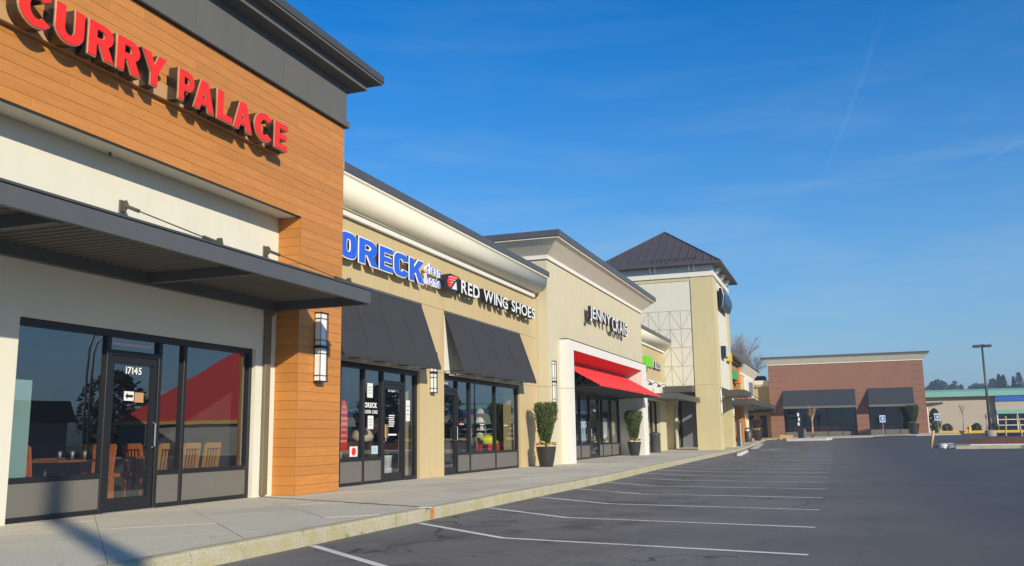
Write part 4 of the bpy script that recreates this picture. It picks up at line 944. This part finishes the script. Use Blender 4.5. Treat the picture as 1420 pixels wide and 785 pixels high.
# passage under the tower and its canopies
box('passage_back', -12.4, -11.2, 59.3, 67.5, -.05, 4.0, 'cream_stucco', B); box('passage_soffit', TX0, TX1-.2, TY0+.2, TY1, 3.98, 4.0-.003, 'white_trim', B) if False else None
box('passage_pier', -11.2, -10.6, 61.2, 62.0, -.05, 4.0, 'cream_stucco', B); box('passage_pier', -11.2, -10.9, 64.3, 65.0, -.05, 4.0, 'cream_stucco', B)
storefront(B, -11.1, [62.1, 63.1, 64.2], ['door', 'tall'], 2.9, hand='L'); storefront(B, -11.1, [65.1, 66.2, 67.4], ['tall', 'tall'], 2.9)
box('slate_screen', -11.0, -8.76, 67.3, 67.5, -.03, 4.0, 'slate_blue', B)
box('tower_canopy', -10.9, -8.80, 58.2, 59.19, 3.62, 3.98, 'olive_steel', B)
box('front_canopy', TX1+.001, -5.9, 61.2, 66.0, 3.42, 3.80, 'olive_steel', B, .01)
SCONCE_LABEL = 'slim white caged wall light on the near tower pier'
sconce(B, TX1, 60.1, 2.2, 3.9, .24, .12)
SCONCE_LABEL = 'slim white caged wall light on the far tower pier'
sconce(B, TX1, 66.8, 2.2, 3.9, .24, .12)
S = thing('tower_sign', 'large curved dark blue sign box high on the tower front', 'sign', (-7.1, 62.3, 9.1))
pr = [(TX1+.28+.22*math.sin(math.pi*k/8), 9.25+1.35*k/8) for k in range(9)]+[(TX1+.26, 10.6), (TX1+.26, 9.25)]
prism_y('sign_box', pr, 61.2, 65.4, 'navy_box', S, False)
box('sign_back', TX1+.10, TX1+.258, 61.3, 65.3, 9.3, 10.55, 'black_paint', S)
for zz in (9.6, 10.2): box('sign_arm', TX1-.04, TX1+.10, 61.6, 61.75, zz, zz+.2, 'black_paint', S)
tube('sign_trim', [(TX1+.30, 61.18, 10.6), (TX1+.42, 61.18, 10.0), (TX1+.30, 61.18, 9.3)], .03, 'galvanised', S, 5)
text_line('OFFICE', 61.9, 64.8, 9.0, 9.12, TX1-.04, TX1+.02, 'black_paint', 'black_paint', S, .01) if False else None
S = thing('blade_sign', 'pale blue and yellow sign box low on the tower front', 'sign', (-7.1, 63.2, 6.2))
box('sign_box', TX1-.03, TX1+.30, 61.9, 63.2, 6.0, 6.75, 'black_paint', S); box('sign_face', TX1+.301, TX1+.34, 61.92, 63.18, 6.02, 6.73, 'cyan_paper', S)
box('sign_box_yellow', TX1-.03, TX1+.24, 64.6, 66.0, 5.95, 6.55, 'yellow_paint', S)
tag(lathe('litter_bin', (-10.1, 52.2, 0), [(.27, 0), (.29, .05), (.29, .95), (.33, .98), (.33, 1.03), (.20, 1.12), (.06, 1.15)], 'charcoal_metal'), 'dark round litter bin under the tax office canopy', 'litter bin')

# ------------------------------------------------------------------ orange and cream shops beyond the tower
B = thing('orange_shop_building', 'orange shop with dark overhanging roof just beyond the tower', 'building', (-11, 75, lift(-9, 75)))
z0 = lift(-9, 75)-.3
box('wall_core', -20, -8.28, 67.65, 82.4, 3.2, 7.0, 'black_paint', B)
zz = 3.2
while zz < 6.6: box('plank', -8.28, -8.25, 67.66, 82.39, zz, zz+.165, 'plank', B); zz += .172
box('roof_slab', -20, -7.95, 67.66, 81.6, 6.66, 6.9, 'charcoal_stucco', B); box('roof_slab', -20, -7.55, 68.6, 81.2, 6.905, 7.30, 'cap_metal', B)
box('pier', -10.5, -8.2, 67.66, 69.0, z0, 3.2, 'cream_stucco', B); box('pier', -10.5, -8.0, 79.6, 82.4, z0, 3.2, 'plank', B)
box('shop_window', -9.4, -9.3, 69.0, 79.6, z0, 3.2, 'dark_glass', B); box('rear_block', -20, -9.6, 69.0, 79.6, z0, 3.2, 'room_dark', B)
box('canopy', -8.2, -6.3, 70.5, 81.5, 3.15, 3.55, 'olive_steel', B); tube('tie_rod', [(-8.2, 78, 4.6), (-6.5, 78, 3.6)], .03, 'charcoal_metal', B, 5)
S = thing('shop_sign', 'green and orange sign box on the orange plank shop', 'sign', (-8, 75, 5.0))
box('can', -8.249, -7.85, 72.6, 76.6, 5.15, 5.95, 'black_paint', S); mat('sign_green', (.03, .42, .10), .4, var=.3, vscale=3); box('green_face', -7.849, -7.80, 72.65, 76.55, 5.18, 5.92, 'sign_green', S); box('orange_face', -8.249, -7.78, 76.8, 78.4, 5.05, 5.85, 'flower_orange', S)
S = tag(box('small_red_sign', -8.0, -7.7, 82.0, 82.7, 3.8, 4.4, 'red_face'), 'small red blade sign between the orange shop and the cream shop', 'sign')
B = thing('cream_corner_shop', 'cream shop with flared cornice beyond the orange one', 'building', (-11, 89, lift(-9, 89)))
box('wall', -20, -8.25, 82.42, 95.2, .0, 6.05, 'sand_stucco', B); box('white_front', -8.249, -8.1, 86.0, 92.6, .3, 6.04, 'white_trim', B)
loft_rect('flared_cornice', -20, -8.25, 82.42, 95.2, [(.02, 6.06), (.06, 6.08), (.08, 6.3), (.5, 6.85), (.55, 6.95)], 'cream_cornice', B, dirs=(0, 1, 1, 1)); loft_rect('metal_cap', -20, -8.25, 82.42, 95.2, [(.56, 6.952), (.58, 6.952), (.58, 7.08), (0, 7.1)], 'cap_metal', B, dirs=(0, 1, 1, 1))
box('canopy', -8.2, -6.1, 84.5, 93.5, 3.25, 3.6, 'olive_steel', B); tube('tie_rod', [(-8.1, 90, 4.6), (-6.3, 90, 3.6)], .03, 'charcoal_metal', B, 5)
box('shop_window', -8.1, -8.06, 86.6, 92.0, .5, 3.1, 'dark_glass', B); box('round_sign', -8.1, -7.9, 88.5, 90.3, 4.5, 5.7, 'slate_blue', B)
SCONCE_LABEL = 'slim wall light at the near end of the cream corner shop'
B = thing('link_building', 'narrow tan link with rounded cream cornice beside the brick store', 'building', (-8, 97, lift(-8, 95)))
box('wall', -12, -6.80, 95.9, 102, .2, 5.5, 'tan_stucco', B); loft_rect('cornice', -12, -6.8, 95.9, 102, [(.02, 5.51), (.2, 5.55), (.42, 5.8), (.48, 6.2)], 'cream_cornice', B, dirs=(0, 0, 1, 0)); box('roof_unit', -9.2, -7.3, 97, 100, 6.22, 6.75, 'navy_box', B)
box('canopy', -8.3, -6.2, 93.6, 95.89, 3.0, 3.35, 'olive_steel', B); box('door', -7.9, -7.2, 95.86, 95.899, .5, 2.7, 'dark_frame', B)

# ------------------------------------------------------------------ brick store at the end of the lot
B = thing('brick_store', 'brick store with cream cornice and two dark awnings facing the lot', 'building', (.3, 98, lift(0, 95)))
BX0, BX1, BY = -6.75, 7.46, 95.0
def bz(x): return .52+.0169*(x+6.7)
rt = 7.62
box('upper_wall', BX0, BX1, BY, 118, 5.08, rt, 'brick_wall', B)
for a, b, n_ in ((BX0, -5.5, 'l'), (1.25, 2.35, 'm'), (6.42, BX1, 'r')): 
    box('brick_pier', a, b, BY, BY+1.2, .2, 5.078, 'brick_wall', B)
    z_ = .95
    while z_ < (rt-.1 if n_ != 'm' else 5.0): box('brick_course', a-.012, b+.012, BY-.015, BY, z_, z_+.06, 'brick_band', B); z_ += .62
box('side_wall', BX0, BX0+.4, BY+1.2, 118, .2, 5.078, 'brick_wall', B); box('side_wall', BX1-.4, BX1, BY+1.2, 118, .2, 5.078, 'brick_wall', B)
loft_rect('cornice', BX0, BX1, BY, 118, [(.0, rt+.002), (.06, rt+.002), (.06, rt+.10), (.10, rt+.12), (.50, rt+.62), (.55, rt+.66)], 'cream_cornice', B); loft_rect('metal_cap', BX0, BX1, BY, 118, [(.56, rt+.662), (.62, rt+.662), (.62, rt+.80), (.0, rt+.82)], 'cap_metal', B)
for a, b in ((-5.49, 1.24), (2.36, 6.41)):
    q = prism_x('awning', [(BY+.05, 5.07), (BY+.02, 5.07), (BY-.95, 3.50), (BY-.92, 3.50)], a+.02, b-.02, 'navy_fabric', B)
    for xe in (a+.003, b-.018): prism_x('awning_end', [(BY+.04, 5.06), (BY-.94, 3.48), (BY-.94, 3.30), (BY+.04, 3.30)], xe, xe+.015, 'navy_fabric', q)
    box('awning_hem', a+.02, b-.02, BY-.975, BY-.95, 3.28, 3.5, 'grey_panel', q); box('awning_top', a, b, BY+.06, BY+.3, 3.3, 5.077, 'navy_fabric', B)
    box('window_base', a, b, BY+.5, BY+.6, .3, bz((a+b)/2)+.45, 'grey_panel', B)
    n_ = max(3, int((b-a)/1.15))
    for k in range(n_+1):
        x = a+(b-a)*k/n_; x = min(max(x, a+.04), b-.04); box('mullion', x-.035, x+.035, BY+.49, BY+.61, bz(x), 3.6, 'dark_frame', B)
        if k < n_: box('pane', a+(b-a)*k/n_+.05, a+(b-a)*(k+1)/n_-.05, BY+.54, BY+.56, bz(x)+.45, 3.6, 'dark_glass', B)
    box('store_room', a, b, BY+6, BY+6.2, .3, 5, 'room_dark', B); box('store_floor', a, b, BY+.62, BY+6, .3, .5, 'room_floor', B)
    box('display_case', a+.8, b-1.0, BY+1.4, BY+1.9, .5, 1.55, 'chair_red', B)
bw = struct(mesh('store_walk', [(-7.6, 89.6, .38), (9.6, 89.6, .66), (9.6, 89.6, .28), (-7.6, 89.6, .0), (-7.6, 95.3, .50), (9.6, 95.3, .78)], [(0, 1, 5, 4), (3, 2, 1, 0)], 'concrete'))
struct(mesh('store_walk_ramp', [(2.0, 89.0, .52), (6.6, 89.0, .60), (5.9, 89.7, .665), (2.9, 89.7, .615)], [(0, 1, 2, 3)], 'kerb_white')); struct(mesh('tactile_strip', [(3.3, 89.25, .60), (5.4, 89.25, .635), (5.4, 89.58, .66), (3.3, 89.58, .625)], [(0, 1, 2, 3)], 'yellow_paint'))
struct(ribbon('bay_marking', [(-.6, 87.3), (1.4, 87.3)], .7, 'blue_paint', .01)); struct(ribbon('bay_marking', [(7.4, 87.6), (8.6, 87.6)], .5, 'blue_paint', .01)); struct(ribbon('parking_stripe', [(-1.9, 88.6), (-1.6, 85.6)], .25, 'white_paint', .012))
# teal-roofed building behind the brick store
B = thing('teal_roof_building', 'long pale building with teal metal roof edge and blue band', 'building', (20, 122, .7))
box('wall', 8.6, 15.6, 112, 135, .3, 4.6, 'far_stucco', B); box('wall', 15.61, 46, 111.6, 135, 3.1, 4.4, 'far_stucco', B)
for z_ in (1.5, 2.5, 3.5): box('wall_joint', 8.6, 15.6, 111.985, 112, z_, z_+.03, 'far_stucco', B)
prism_x('roof_edge', [(111.4, 4.6), (111.4, 5.15), (113.5, 5.45), (135, 5.45), (135, 4.6)], 8.4, 46.2, 'teal_metal', B)
box('blue_band', 15.62, 46, 111.5, 111.595, 4.0, 4.59, 'blue_metal', B); box('teal_band', 15.62, 46, 111.45, 111.6, 2.65, 3.1, 'teal_metal', B)
for k in range(9):
    x = 15.7+1.9*k; box('window_mullion', x-.06, x+.06, 111.6, 111.8, .8, 2.65, 'white_face', B); box('pane', x+.07, x+1.83, 111.7, 111.72, .95, 2.64, 'dark_glass', B)
for z_ in (.82, 1.4, 2.0): box('window_rail', 15.7, 33, 111.62, 111.76, z_, z_+.08, 'white_face', B)
box('room', 15.7, 45, 115, 115.2, .5, 3.0, 'room_dark', B)
struct(mesh('planting_bed', [(8.8, 103.5, .70), (46, 103.5, .80), (46, 111.7, .80), (8.8, 111.9, .72)], [(0, 1, 2, 3)], 'bark_mulch')); tag(box('yellow_kerb', 8.8, 46, 103.1, 103.45, .3, .92, 'yellow_paint'), 'long yellow painted kerb in front of the pale building', 'kerb')

# ------------------------------------------------------------------ islands, lamp, hydrant, signs, stakes
def ground(x, y): return -KH+lift(x, y)
isl = struct(prism_z('island', [(5.7, 66.2), (7.4, 64.6), (30, 66.5), (30, 71.5), (9.6, 72.5), (6.6, 72.0)], -.2, .10, 'kerb_white'))
mv = [(6.6, 66.8, .10), (8.0, 65.3, .10), (29, 67.1, .12), (29, 70.9, .14), (9.9, 71.8, .14), (7.2, 71.3, .12)]
rnd = random.Random(11); mi = [(x+(17-x)*.12*1.0, y+(68.8-y)*.45, .42+rnd.uniform(-.06, .08)) for x, y, z in mv]; mt = [(9, 69.4, .55), (15, 68.9, .60), (26, 69.2, .58)]
mesh('mulch', mv+mi+mt, [(i, (i+1) % 6, 6+(i+1) % 6, 6+i) for i in range(6)]+[(6, 7, 12), (7, 8, 13, 12), (8, 9, 14), (8, 14, 13), (9, 10, 13, 14), (10, 11, 12, 13), (11, 6, 12)], 'bark_mulch', isl)
struct(prism_z('island', [(-4.7, 83.0), (-1.4, 82.6), (-1.0, 84.6), (-4.3, 85.8), (-5.2, 84.6)], .0, .50, 'kerb_white')); struct(mesh('mulch', [(-4.5, 83.4, .505), (-1.7, 83.0, .505), (-1.4, 84.3, .505), (-4.2, 85.3, .505)], [(0, 1, 2, 3)], 'bark_mulch'))
LP = thing('parking_lot_lamp', 'tall dark lamp post with two flat heads on concrete base', 'lamp post', (10.0, 75, .3))
lathe('base', (10.0, 75, .0), [(.38, 0), (.38, .9), (.33, .95), (.05, .96)], 'rubble', LP, 16); tube('pole', [(10, 75, .95), (10, 75, 7.05)], .10, 'charcoal_metal', LP, 10, .07)
for s_ in (-1, 1): box('lamp_head', 10+s_*.12, 10+s_*.62, 74.8, 75.2, 6.98, 7.16, 'charcoal_metal', LP, .03)
box('pole_cap', 9.88, 10.12, 74.9, 75.1, 7.0, 7.2, 'charcoal_metal', LP, .02)
HY = thing('fire_hydrant', 'yellow fire hydrant in front of the pale building', 'hydrant', (11.8, 103.0, .75)); lathe('barrel', (11.8, 102.6, .70), [(.16, 0), (.16, .05), (.11, .07), (.11, .5), (.15, .52), (.14, .6), (.08, .72), (.03, .78)], 'yellow_paint', HY, 12); tube('nozzle', [(11.58, 102.6, 1.15), (12.02, 102.6, 1.15)], .06, 'yellow_paint', HY, 8)
def hc_sign(x, y, label):
    z = bz(x); S = thing('parking_sign', label, 'sign', (x, y, z), 'disabled parking signs'); tube('post', [(x, y, z), (x, y, z+1.15)], .03, 'galvanised', S, 6)
    box('sign_plate', x-.24, x+.24, y-.05, y-.03, z+1.1, z+1.72, 'white_face', S); box('sign_field', x-.19, x+.19, y-.056, y-.051, z+1.2, z+1.62, 'sign_blue', S); box('sign_symbol', x-.06, x+.08, y-.06, y-.057, z+1.28, z+1.52, 'white_face', S)
hc_sign(3.35, 90.2, 'blue and white disabled parking sign in front of the brick store window'); hc_sign(7.9, 90.2, 'blue and white disabled parking sign past the corner of the brick store')
def bare_tree(name, loc, h, spread, label, group, seed, depth=5, r0=.09, m='bark', dens=3):
    rnd = random.Random(seed); T = thing(name, label, 'tree', loc, group); V = []; F = []
    def seg(p, q, ra, rb, n=4):
        t = (q-p).normalized(); a = t.cross(Vector((.3, .5, .8))).normalized(); b = t.cross(a); i = len(V)
        for c0, r_ in ((p, ra), (q, rb)):
            for k in range(n): th = 6.2832*k/n; V.append(c0+(a*math.cos(th)+b*math.sin(th))*r_)
        for k in range(n): F.append((i+k, i+(k+1) % n, i+n+(k+1) % n, i+n+k))
    def grow(p, d, L, r_, lev):
        q = p+d*L; seg(p, q, r_, r_*.7, 4 if lev > 2 else 3)
        if lev == 0: return
        for k in range(dens if lev < depth else dens+2):
            nd = (d+Vector((rnd.uniform(-1, 1), rnd.uniform(-1, 1), rnd.uniform(-.25, .9)))*spread).normalized(); st = p+d*L*rnd.uniform(.45, 1)
            grow(st, nd, L*rnd.uniform(.55, .8), r_*.55, lev-1)
    L0 = Vector(loc); tube('trunk', [L0, L0+Vector((.02*h, .01*h, h*.33))], r0, m, T, 8, r0*.8)
    p = L0+Vector((.02*h, .01*h, h*.30))
    grow(p, Vector((0, 0, 1)), h*.26, r0*.75, depth); mesh('branches', V, F, m, T)
    return T
bare_tree('bare_tree', (-12.2, 122, .5), 13.2, .85, 'large leafless tree rising behind the shops beside the brick store', 'leafless trees behind the shops', 5, 6, .24, 'twig', 4)
bare_tree('bare_tree', (-19.5, 118, .5), 12.5, .8, 'leafless tree partly hidden behind the cream corner tower', 'leafless trees behind the shops', 9, 6, .22, 'twig', 4)
bare_tree('young_tree', (-2.6, 84.2, .5), 3.0, .35, 'young bare tree with orange trunk in the small island before the brick store', None, 4, 4, .09, 'bark_light', 4)
for k, (x, y, h) in enumerate(((11.9, 108.5, 3.6), (14.1, 108.3, 2.6))): bare_tree('young_tree', (x, y, .7), h, .3, ('taller', 'shorter')[k]+' leafless sapling against the pale wall of the teal-roofed building', None, 20+k, 3, .04, 'bark', 3)
for k, (x, y, h) in enumerate(((12.2, 69.6, 3.4), (13.4, 69.2, 3.0))): bare_tree('young_tree', (x, y, .3), h, .35, 'leafless sapling among the stakes in the mulched island', 'saplings in the island', 30+k, 4, .035, 'bark', 3)
for k, (x, y, dx, h) in enumerate(((11.0, 68.4, -.22, 1.9), (11.9, 67.6, -.25, 1.75), (12.6, 68.2, -.12, 1.5), (10.55, 72.2, .12, 1.7))): tag(tube('tree_stake', [(x, y, .2), (x+dx, y+.05, .2+h)], .05, 'stake_wood', None, 6), ('pale stake leaning hard beside the first sapling', 'pale stake leaning hard in front of the saplings', 'short pale stake between the two saplings', 'pale stake leaning against the lamp base')[k], 'stake', 'stakes in the island')
PO = tag(tube('leaning_post', [(5.05, 63.6, -.1), (5.3, 63.7, .98)], .075, 'stake_wood', None, 7), 'short leaning yellow post at the tip of the island', 'post')
for k, (x, y, s_) in enumerate(((5.75, 63.6, .26), (6.15, 63.5, .20), (5.95, 63.9, .17))):
    rnd = random.Random(k); bm = bmesh.new(); bmesh.ops.create_icosphere(bm, subdivisions=2, radius=s_)
    for v_ in bm.verts: v_.co = v_.co*rnd.uniform(.7, 1.2); v_.co.z *= .7
    v = [v_.co+Vector((x, y, ground(x, y)+s_*.5)) for v_ in bm.verts]; f = [tuple(q.index for q in ff.verts) for ff in bm.faces]; bm.free(); tag(mesh('concrete_rubble', v, f, 'kerb_white' if k == 0 else 'rubble'), ('largest pale', 'small grey', 'middling grey')[k]+' lump of broken concrete by the leaning post', 'rubble', 'broken concrete')
struct(prism_z('island_kerb', [(6.4, 62.9), (30, 63.6), (30, 63.9), (6.5, 63.2)], -.2, .06, 'kerb_concrete'))
# wheel stop, bollards, bins and planters far down the walk
for k in range(3):
    ws = prism_y('wheel_stop', [(-.10, 0), (-.07, .14), (.07, .14), (.10, 0)], 0, 2.6, 'kerb_white'); tag(ws, 'white concrete wheel stop by the kerb, '+('nearest the striped bays', 'middle of the row of three', 'nearest the tower')[k], 'wheel stop', 'wheel stops by the tower'); ws.location = (-5.35-.18*k, 51.2+3.4*k, ground(-5, 52)); ws.rotation_euler = (0, 0, rad(3))
ws2 = tag(ribbon('kerb_ramp', [(-6.0, 66.5), (-6.4, 78)], .5, 'kerb_white', .02), 'worn white kerb edge beyond the wheel stop', 'kerb')
def bin_(x, y, label):
    z = lift(-9, y); T = thing('litter_bin', label, 'litter bin', (x, y, z)); lathe('body', (x, y, z), [(.27, 0), (.30, .04), (.30, .85), (.26, .88)], 'charcoal_metal', T, 16); prism_y('hood', [(x-.28, z+.88), (x-.26, z+1.05), (x-.14, z+1.17), (x+.14, z+1.17), (x+.26, z+1.05), (x+.28, z+.88), (x+.2, z+.88), (x+.12, z+1.05), (x-.12, z+1.05), (x-.2, z+.88)], y-.1, y+.1, 'charcoal_metal', T)
bin_(-7.45, 78.5, 'dark hooded litter bin before the orange shop pier')
planter((-7.0, 82, lift(-9, 82)), .42, .9, 1.75, .36, 'dark planter with purple grass and yellow flowers by the cream corner shop', None, 'room_brown', ('flower_yellow',)*3, 5)
SB = thing('sandwich_board', 'dark sandwich board with pale blue edge against the far tower pier', 'board', (-7.0, 68.6, .0)); box('board', -7.04, -6.98, 68.3, 68.36, .02, 1.75, 'cyan_paper', SB); box('board_face', -7.3, -7.05, 68.3, 68.36, .02, 1.9, 'room_dark', SB)
planter((6.0, 91.5, .68), .48, .95, 2.6, .52, 'dark planter with rounded shrub before the right pier of the brick store', None, 'leaf_dark', ('flower_yellow',)*3, 6)
tag(box('timber_box', -5.6, -4.4, 88.3, 89.0, .15, .78, 'stake_wood', None, .02), 'orange timber box on the walk before the brick store', 'box')
ST_ = thing('newspaper_stand', 'black stand with three white sheets before the brick store', 'stand', (-3.7, 88.2, .35))
box('cabinet', -3.95, -3.5, 88.0, 88.5, .35, 1.45, 'black_paint', ST_, .03); box('side_rail', -3.45, -3.25, 88.0, 88.4, .35, 1.3, 'galvanised', ST_, .03)
for k in range(3): box('sheet', -3.92+.05*(k % 2), -3.75+.05*(k % 2), 87.97, 87.99, 1.6+.42*k, 1.9+.42*k, 'white_face', ST_)
tube('mast', [(-3.8, 88.05, 1.4), (-3.8, 88.05, 3.0)], .03, 'black_paint', ST_, 5)
# corner canopy at the right of the brick store and shrub
CC = thing('side_canopy', 'dark side canopy on the right wall of the brick store', 'canopy', (7.6, 97, 3.2)); prism_y('deck', [(7.47, 3.2), (7.47, 3.6), (9.0, 3.62), (9.0, 3.45)], 96, 99, 'charcoal_metal', CC); tube('post', [(7.6, 96.05, .7), (7.6, 96.05, 3.2)], .06, 'white_face', CC, 6)
def bush(loc, r, h, m, label, group, seed, n=900, ls=.12, cat='shrub', name='shrub'):
    rnd = random.Random(seed); v = []; f = []
    T = thing(name, label, cat, loc, group)
    for k in range(n):
        a = rnd.uniform(0, 6.283); t = rnd.random(); rr = r*math.sqrt(max(0, 1-(2*t-1)**2))*(.6+.4*rnd.random())*(1+.2*math.sin(4*a+seed)); c0 = Vector((loc[0]+rr*math.cos(a), loc[1]+rr*math.sin(a), loc[2]+h*t))
        d = Vector((rnd.uniform(-1, 1), rnd.uniform(-1, 1), rnd.uniform(-.3, 1))).normalized()*ls; s_ = d.cross(Vector((rnd.uniform(-1, 1), rnd.uniform(-1, 1), .3))).normalized()*ls*.45; i = len(v); v += [c0-d, c0+s_, c0+d, c0-s_]; f.append((i, i+1, i+2, i+3))
    mesh('foliage', v, f, m, T); tube('stem', [loc, (loc[0], loc[1], loc[2]+h*.6)], max(.02, r*.08), 'bark', T, 6)
    return T
bush((8.25, 97, .75), .5, 2.3, 'leaf_dark', 'dark evergreen shrub at the corner of the brick store', None, 2)
for k, (x, w_) in enumerate(((10.2, .5), (13.0, .45), (14.6, .6))): bush((x, 107, .75), w_, .9, 'leaf_dark', ('low dark shrub next to the taller sapling by the pale wall', 'low dark shrub between the two saplings by the pale wall', 'broad low shrub by the lamp post before the pale wall')[k], 'low shrubs before the pale wall', 40+k, 400)
for k, (x, y) in enumerate(((12.9, 70.4), (15.5, 69.5))): bush((x, y, .3), .4, .7, 'leaf_dark', ('low shrub beside the stakes in the mulched island', 'low shrub alone in the mulched island')[k], 'low shrubs in the island', 50+k, 300)

# ------------------------------------------------------------------ far treeline
def conifer(loc, h, r, label, group, seed, m='conifer'):
    rnd = random.Random(seed); T = thing('conifer', label, 'tree', loc, group); v = []; f = []
    tube('trunk', [loc, (loc[0], loc[1], loc[2]+h*.8)], h*.02, 'bark', T, 5)
    for k in range(700):
        t = rnd.random(); rr = r*(1-t)**.8*(.35+.65*rnd.random())+.05*r; a = rnd.uniform(0, 6.283); c0 = Vector((loc[0]+rr*math.cos(a), loc[1]+rr*math.sin(a), loc[2]+h*(.08+.92*t)))
        d = Vector((math.cos(a), math.sin(a), rnd.uniform(-.5, .4)))*h*.05; s_ = Vector((-math.sin(a), math.cos(a), rnd.uniform(-.5, .5)))*h*.028; i = len(v); v += [c0-d, c0+s_, c0+d, c0-s_]; f.append((i, i+1, i+2, i+3))
    mesh('crown', v, f, m, T)
def pix(x, y, Y):
    d = pixdir(x, y); t = Y/d.y; return Vector((0, 0, 1.0))+d*t
for k, (px, top, wd) in enumerate(((1388, 519, 4), (1394, 521, 5), (1400, 518, 5), (1408, 522, 3.5), (1419, 515, 6))):
    p = pix(px, 552, 330); q = pix(px, top, 330); conifer((p.x, 330+4*(k % 3), p.z-1), q.z-p.z+1, wd*.42, ('narrow conifer at the edge of the clump above the teal roof', 'broad conifer inside the clump above the teal roof', 'tallest conifer of the clump above the teal roof', 'slim lone conifer between the clump and the reddish tree', 'broad tall conifer past the slim lone one')[k], 'tall conifers above the teal roof', 60+k)
v = []; f = []; rnd = random.Random(3)
for k in range(260):
    px = 1255+rnd.random()*260; top = 534+4*math.sin(px*.09)+3*math.sin(px*.23+1)+rnd.uniform(-3, 3); p = pix(px, 556, 400+rnd.uniform(-20, 20)); q = pix(px, top, p.y); h = q.z-p.z; r_ = rnd.uniform(1.0, 2.2)
    for j in range(26):
        t = rnd.random(); a = rnd.uniform(0, 6.28); rr = r_*(1-t)**.7; c0 = p+Vector((rr*math.cos(a), rr*math.sin(a), h*t)); d = Vector((rnd.uniform(-1, 1), rnd.uniform(-1, 1), rnd.uniform(-1, 1))).normalized()*.8; s_ = d.cross(Vector((rnd.uniform(-1, 1), rnd.uniform(-1, 1), rnd.uniform(-1, 1)))).normalized()*.6; i = len(v); v += [c0-d, c0+s_, c0+d, c0-s_]; f.append((i, i+1, i+2, i+3))
wood = mesh('far_wood', v, f, 'conifer'); wood['kind'] = 'stuff'; wood['label'] = 'far dark wood along the ridge behind the teal roof'; wood['category'] = 'wood'
hv = []; hf = []
for i in range(41):
    x = -400+30*i
    for j, (yy, zz) in enumerate(((300, -1), (360, 8+2*math.sin(i*.7)), (420, 15+2.5*math.sin(i*.5+1)), (520, 16+2*math.sin(i*.4)), (640, -1))): hv.append((x, yy, zz))
for i in range(40):
    for j in range(4): a = i*5+j; hf.append((a, a+5, a+6, a+1))
struct(mesh('hill', hv, hf, 'hill', None, True))

# ------------------------------------------------------------------ across the lot: what the windows mirror
B = thing('red_roof_building', 'low grey building across the lot with steep red roof and yellow eave', 'building', (34, 70, -.2))
prism_y('red_gable', [(41.0, 2.8), (27.5, 2.8), (27.5, 9.0)], 66, 78, 'red_fabric', B); box('yellow_eave', 27.3, 41.2, 65.9, 78.1, 2.5, 2.79, 'yellow_paint', B); box('metal_wall', 27.7, 40.8, 66.3, 77.7, -.2, 2.5, 'galvanised', B)
B = thing('dark_roof_building', 'long low brown building across the lot', 'building', (51, 55, -.2)); box('wall', 42.5, 60, 48, 62, -.2, 2.8, 'room_light', B); prism_y('roof', [(42, 2.8), (43, 4.6), (60, 4.6), (60.5, 2.8)], 47.5, 62.5, 'room_brown', B); box('roof_plant', 50, 53, 54, 58, 4.61, 9.0, 'charcoal_stucco', B)
B = thing('beige_office', 'beige three-storey office across the street', 'building', (80, 135, -.2)); box('wall', 70, 90, 120, 150, -.2, 9, 'far_stucco', B)
for k in range(3): box('window_band', 69.95, 69.999, 121, 149, 1.2+2.8*k, 2.5+2.8*k, 'dark_glass', B)
for k, (x, y, h, r_) in enumerate(((36, 84, 11, 3.2), (44, 16, 6, 2.2), (52, 56, 8, 3), (47, 72, 8, 3), (52, 8, 7, 2.5), (38, 84, 8.5, 3), (42, 100, 9, 3.2), (30, 112, 8, 3), (28, 92, 7, 2.6))):
    bush((x, y, -.1), r_, h, 'leaf_dark', 'dark round evergreen tree across the lot', 'trees across the lot', 70+k, 1100, .42, 'tree', 'evergreen_tree')
for k, (x, y) in enumerate(((26.5, 47.5), (29.0, 50.5), (30, 70))):
    L_ = thing('street_lamp', 'grey street lamp with curved arm across the lot', 'street lamp', (x, y, -.17), 'street lamps across the lot'); tube('pole', [(x, y, -.17), (x, y, 7.2), (x-.3, y, 8.0), (x-1.0, y, 8.4), (x-2.2, y, 8.5)], .09, 'galvanised', L_, 8, .06); box('lamp_head', x-2.9, x-2.2, y-.12, y+.12, 8.42, 8.55, 'galvanised', L_, .03)
U = tag(tube('utility_pole', [(11.5, -7.0, -.17), (11.5, -7.0, 12.5)], .20, 'bark', None, 10, .15), 'tall wooden utility pole standing in the lot beside the camera', 'utility pole')


# ------------------------------------------------------------------ thin winter haze round the whole place
hzm = bpy.data.materials.new('haze_air'); hzm.use_nodes = True; t = hzm.node_tree; t.nodes.clear(); o_ = t.nodes.new('ShaderNodeOutputMaterial'); pv = t.nodes.new('ShaderNodeVolumePrincipled'); pv.inputs['Color'].default_value = (.72, .86, 1, 1); pv.inputs['Density'].default_value = .0009; pv.inputs['Anisotropy'].default_value = .2
t.links.new(pv.outputs[0], o_.inputs['Volume']); MATS['haze_air'] = hzm
hb = box('haze', -850, 850, -120, 700, -2, 30, 'haze_air'); hb['kind'] = 'stuff'; hb['label'] = 'thin pale haze hanging over the whole lot'; hb['category'] = 'haze'
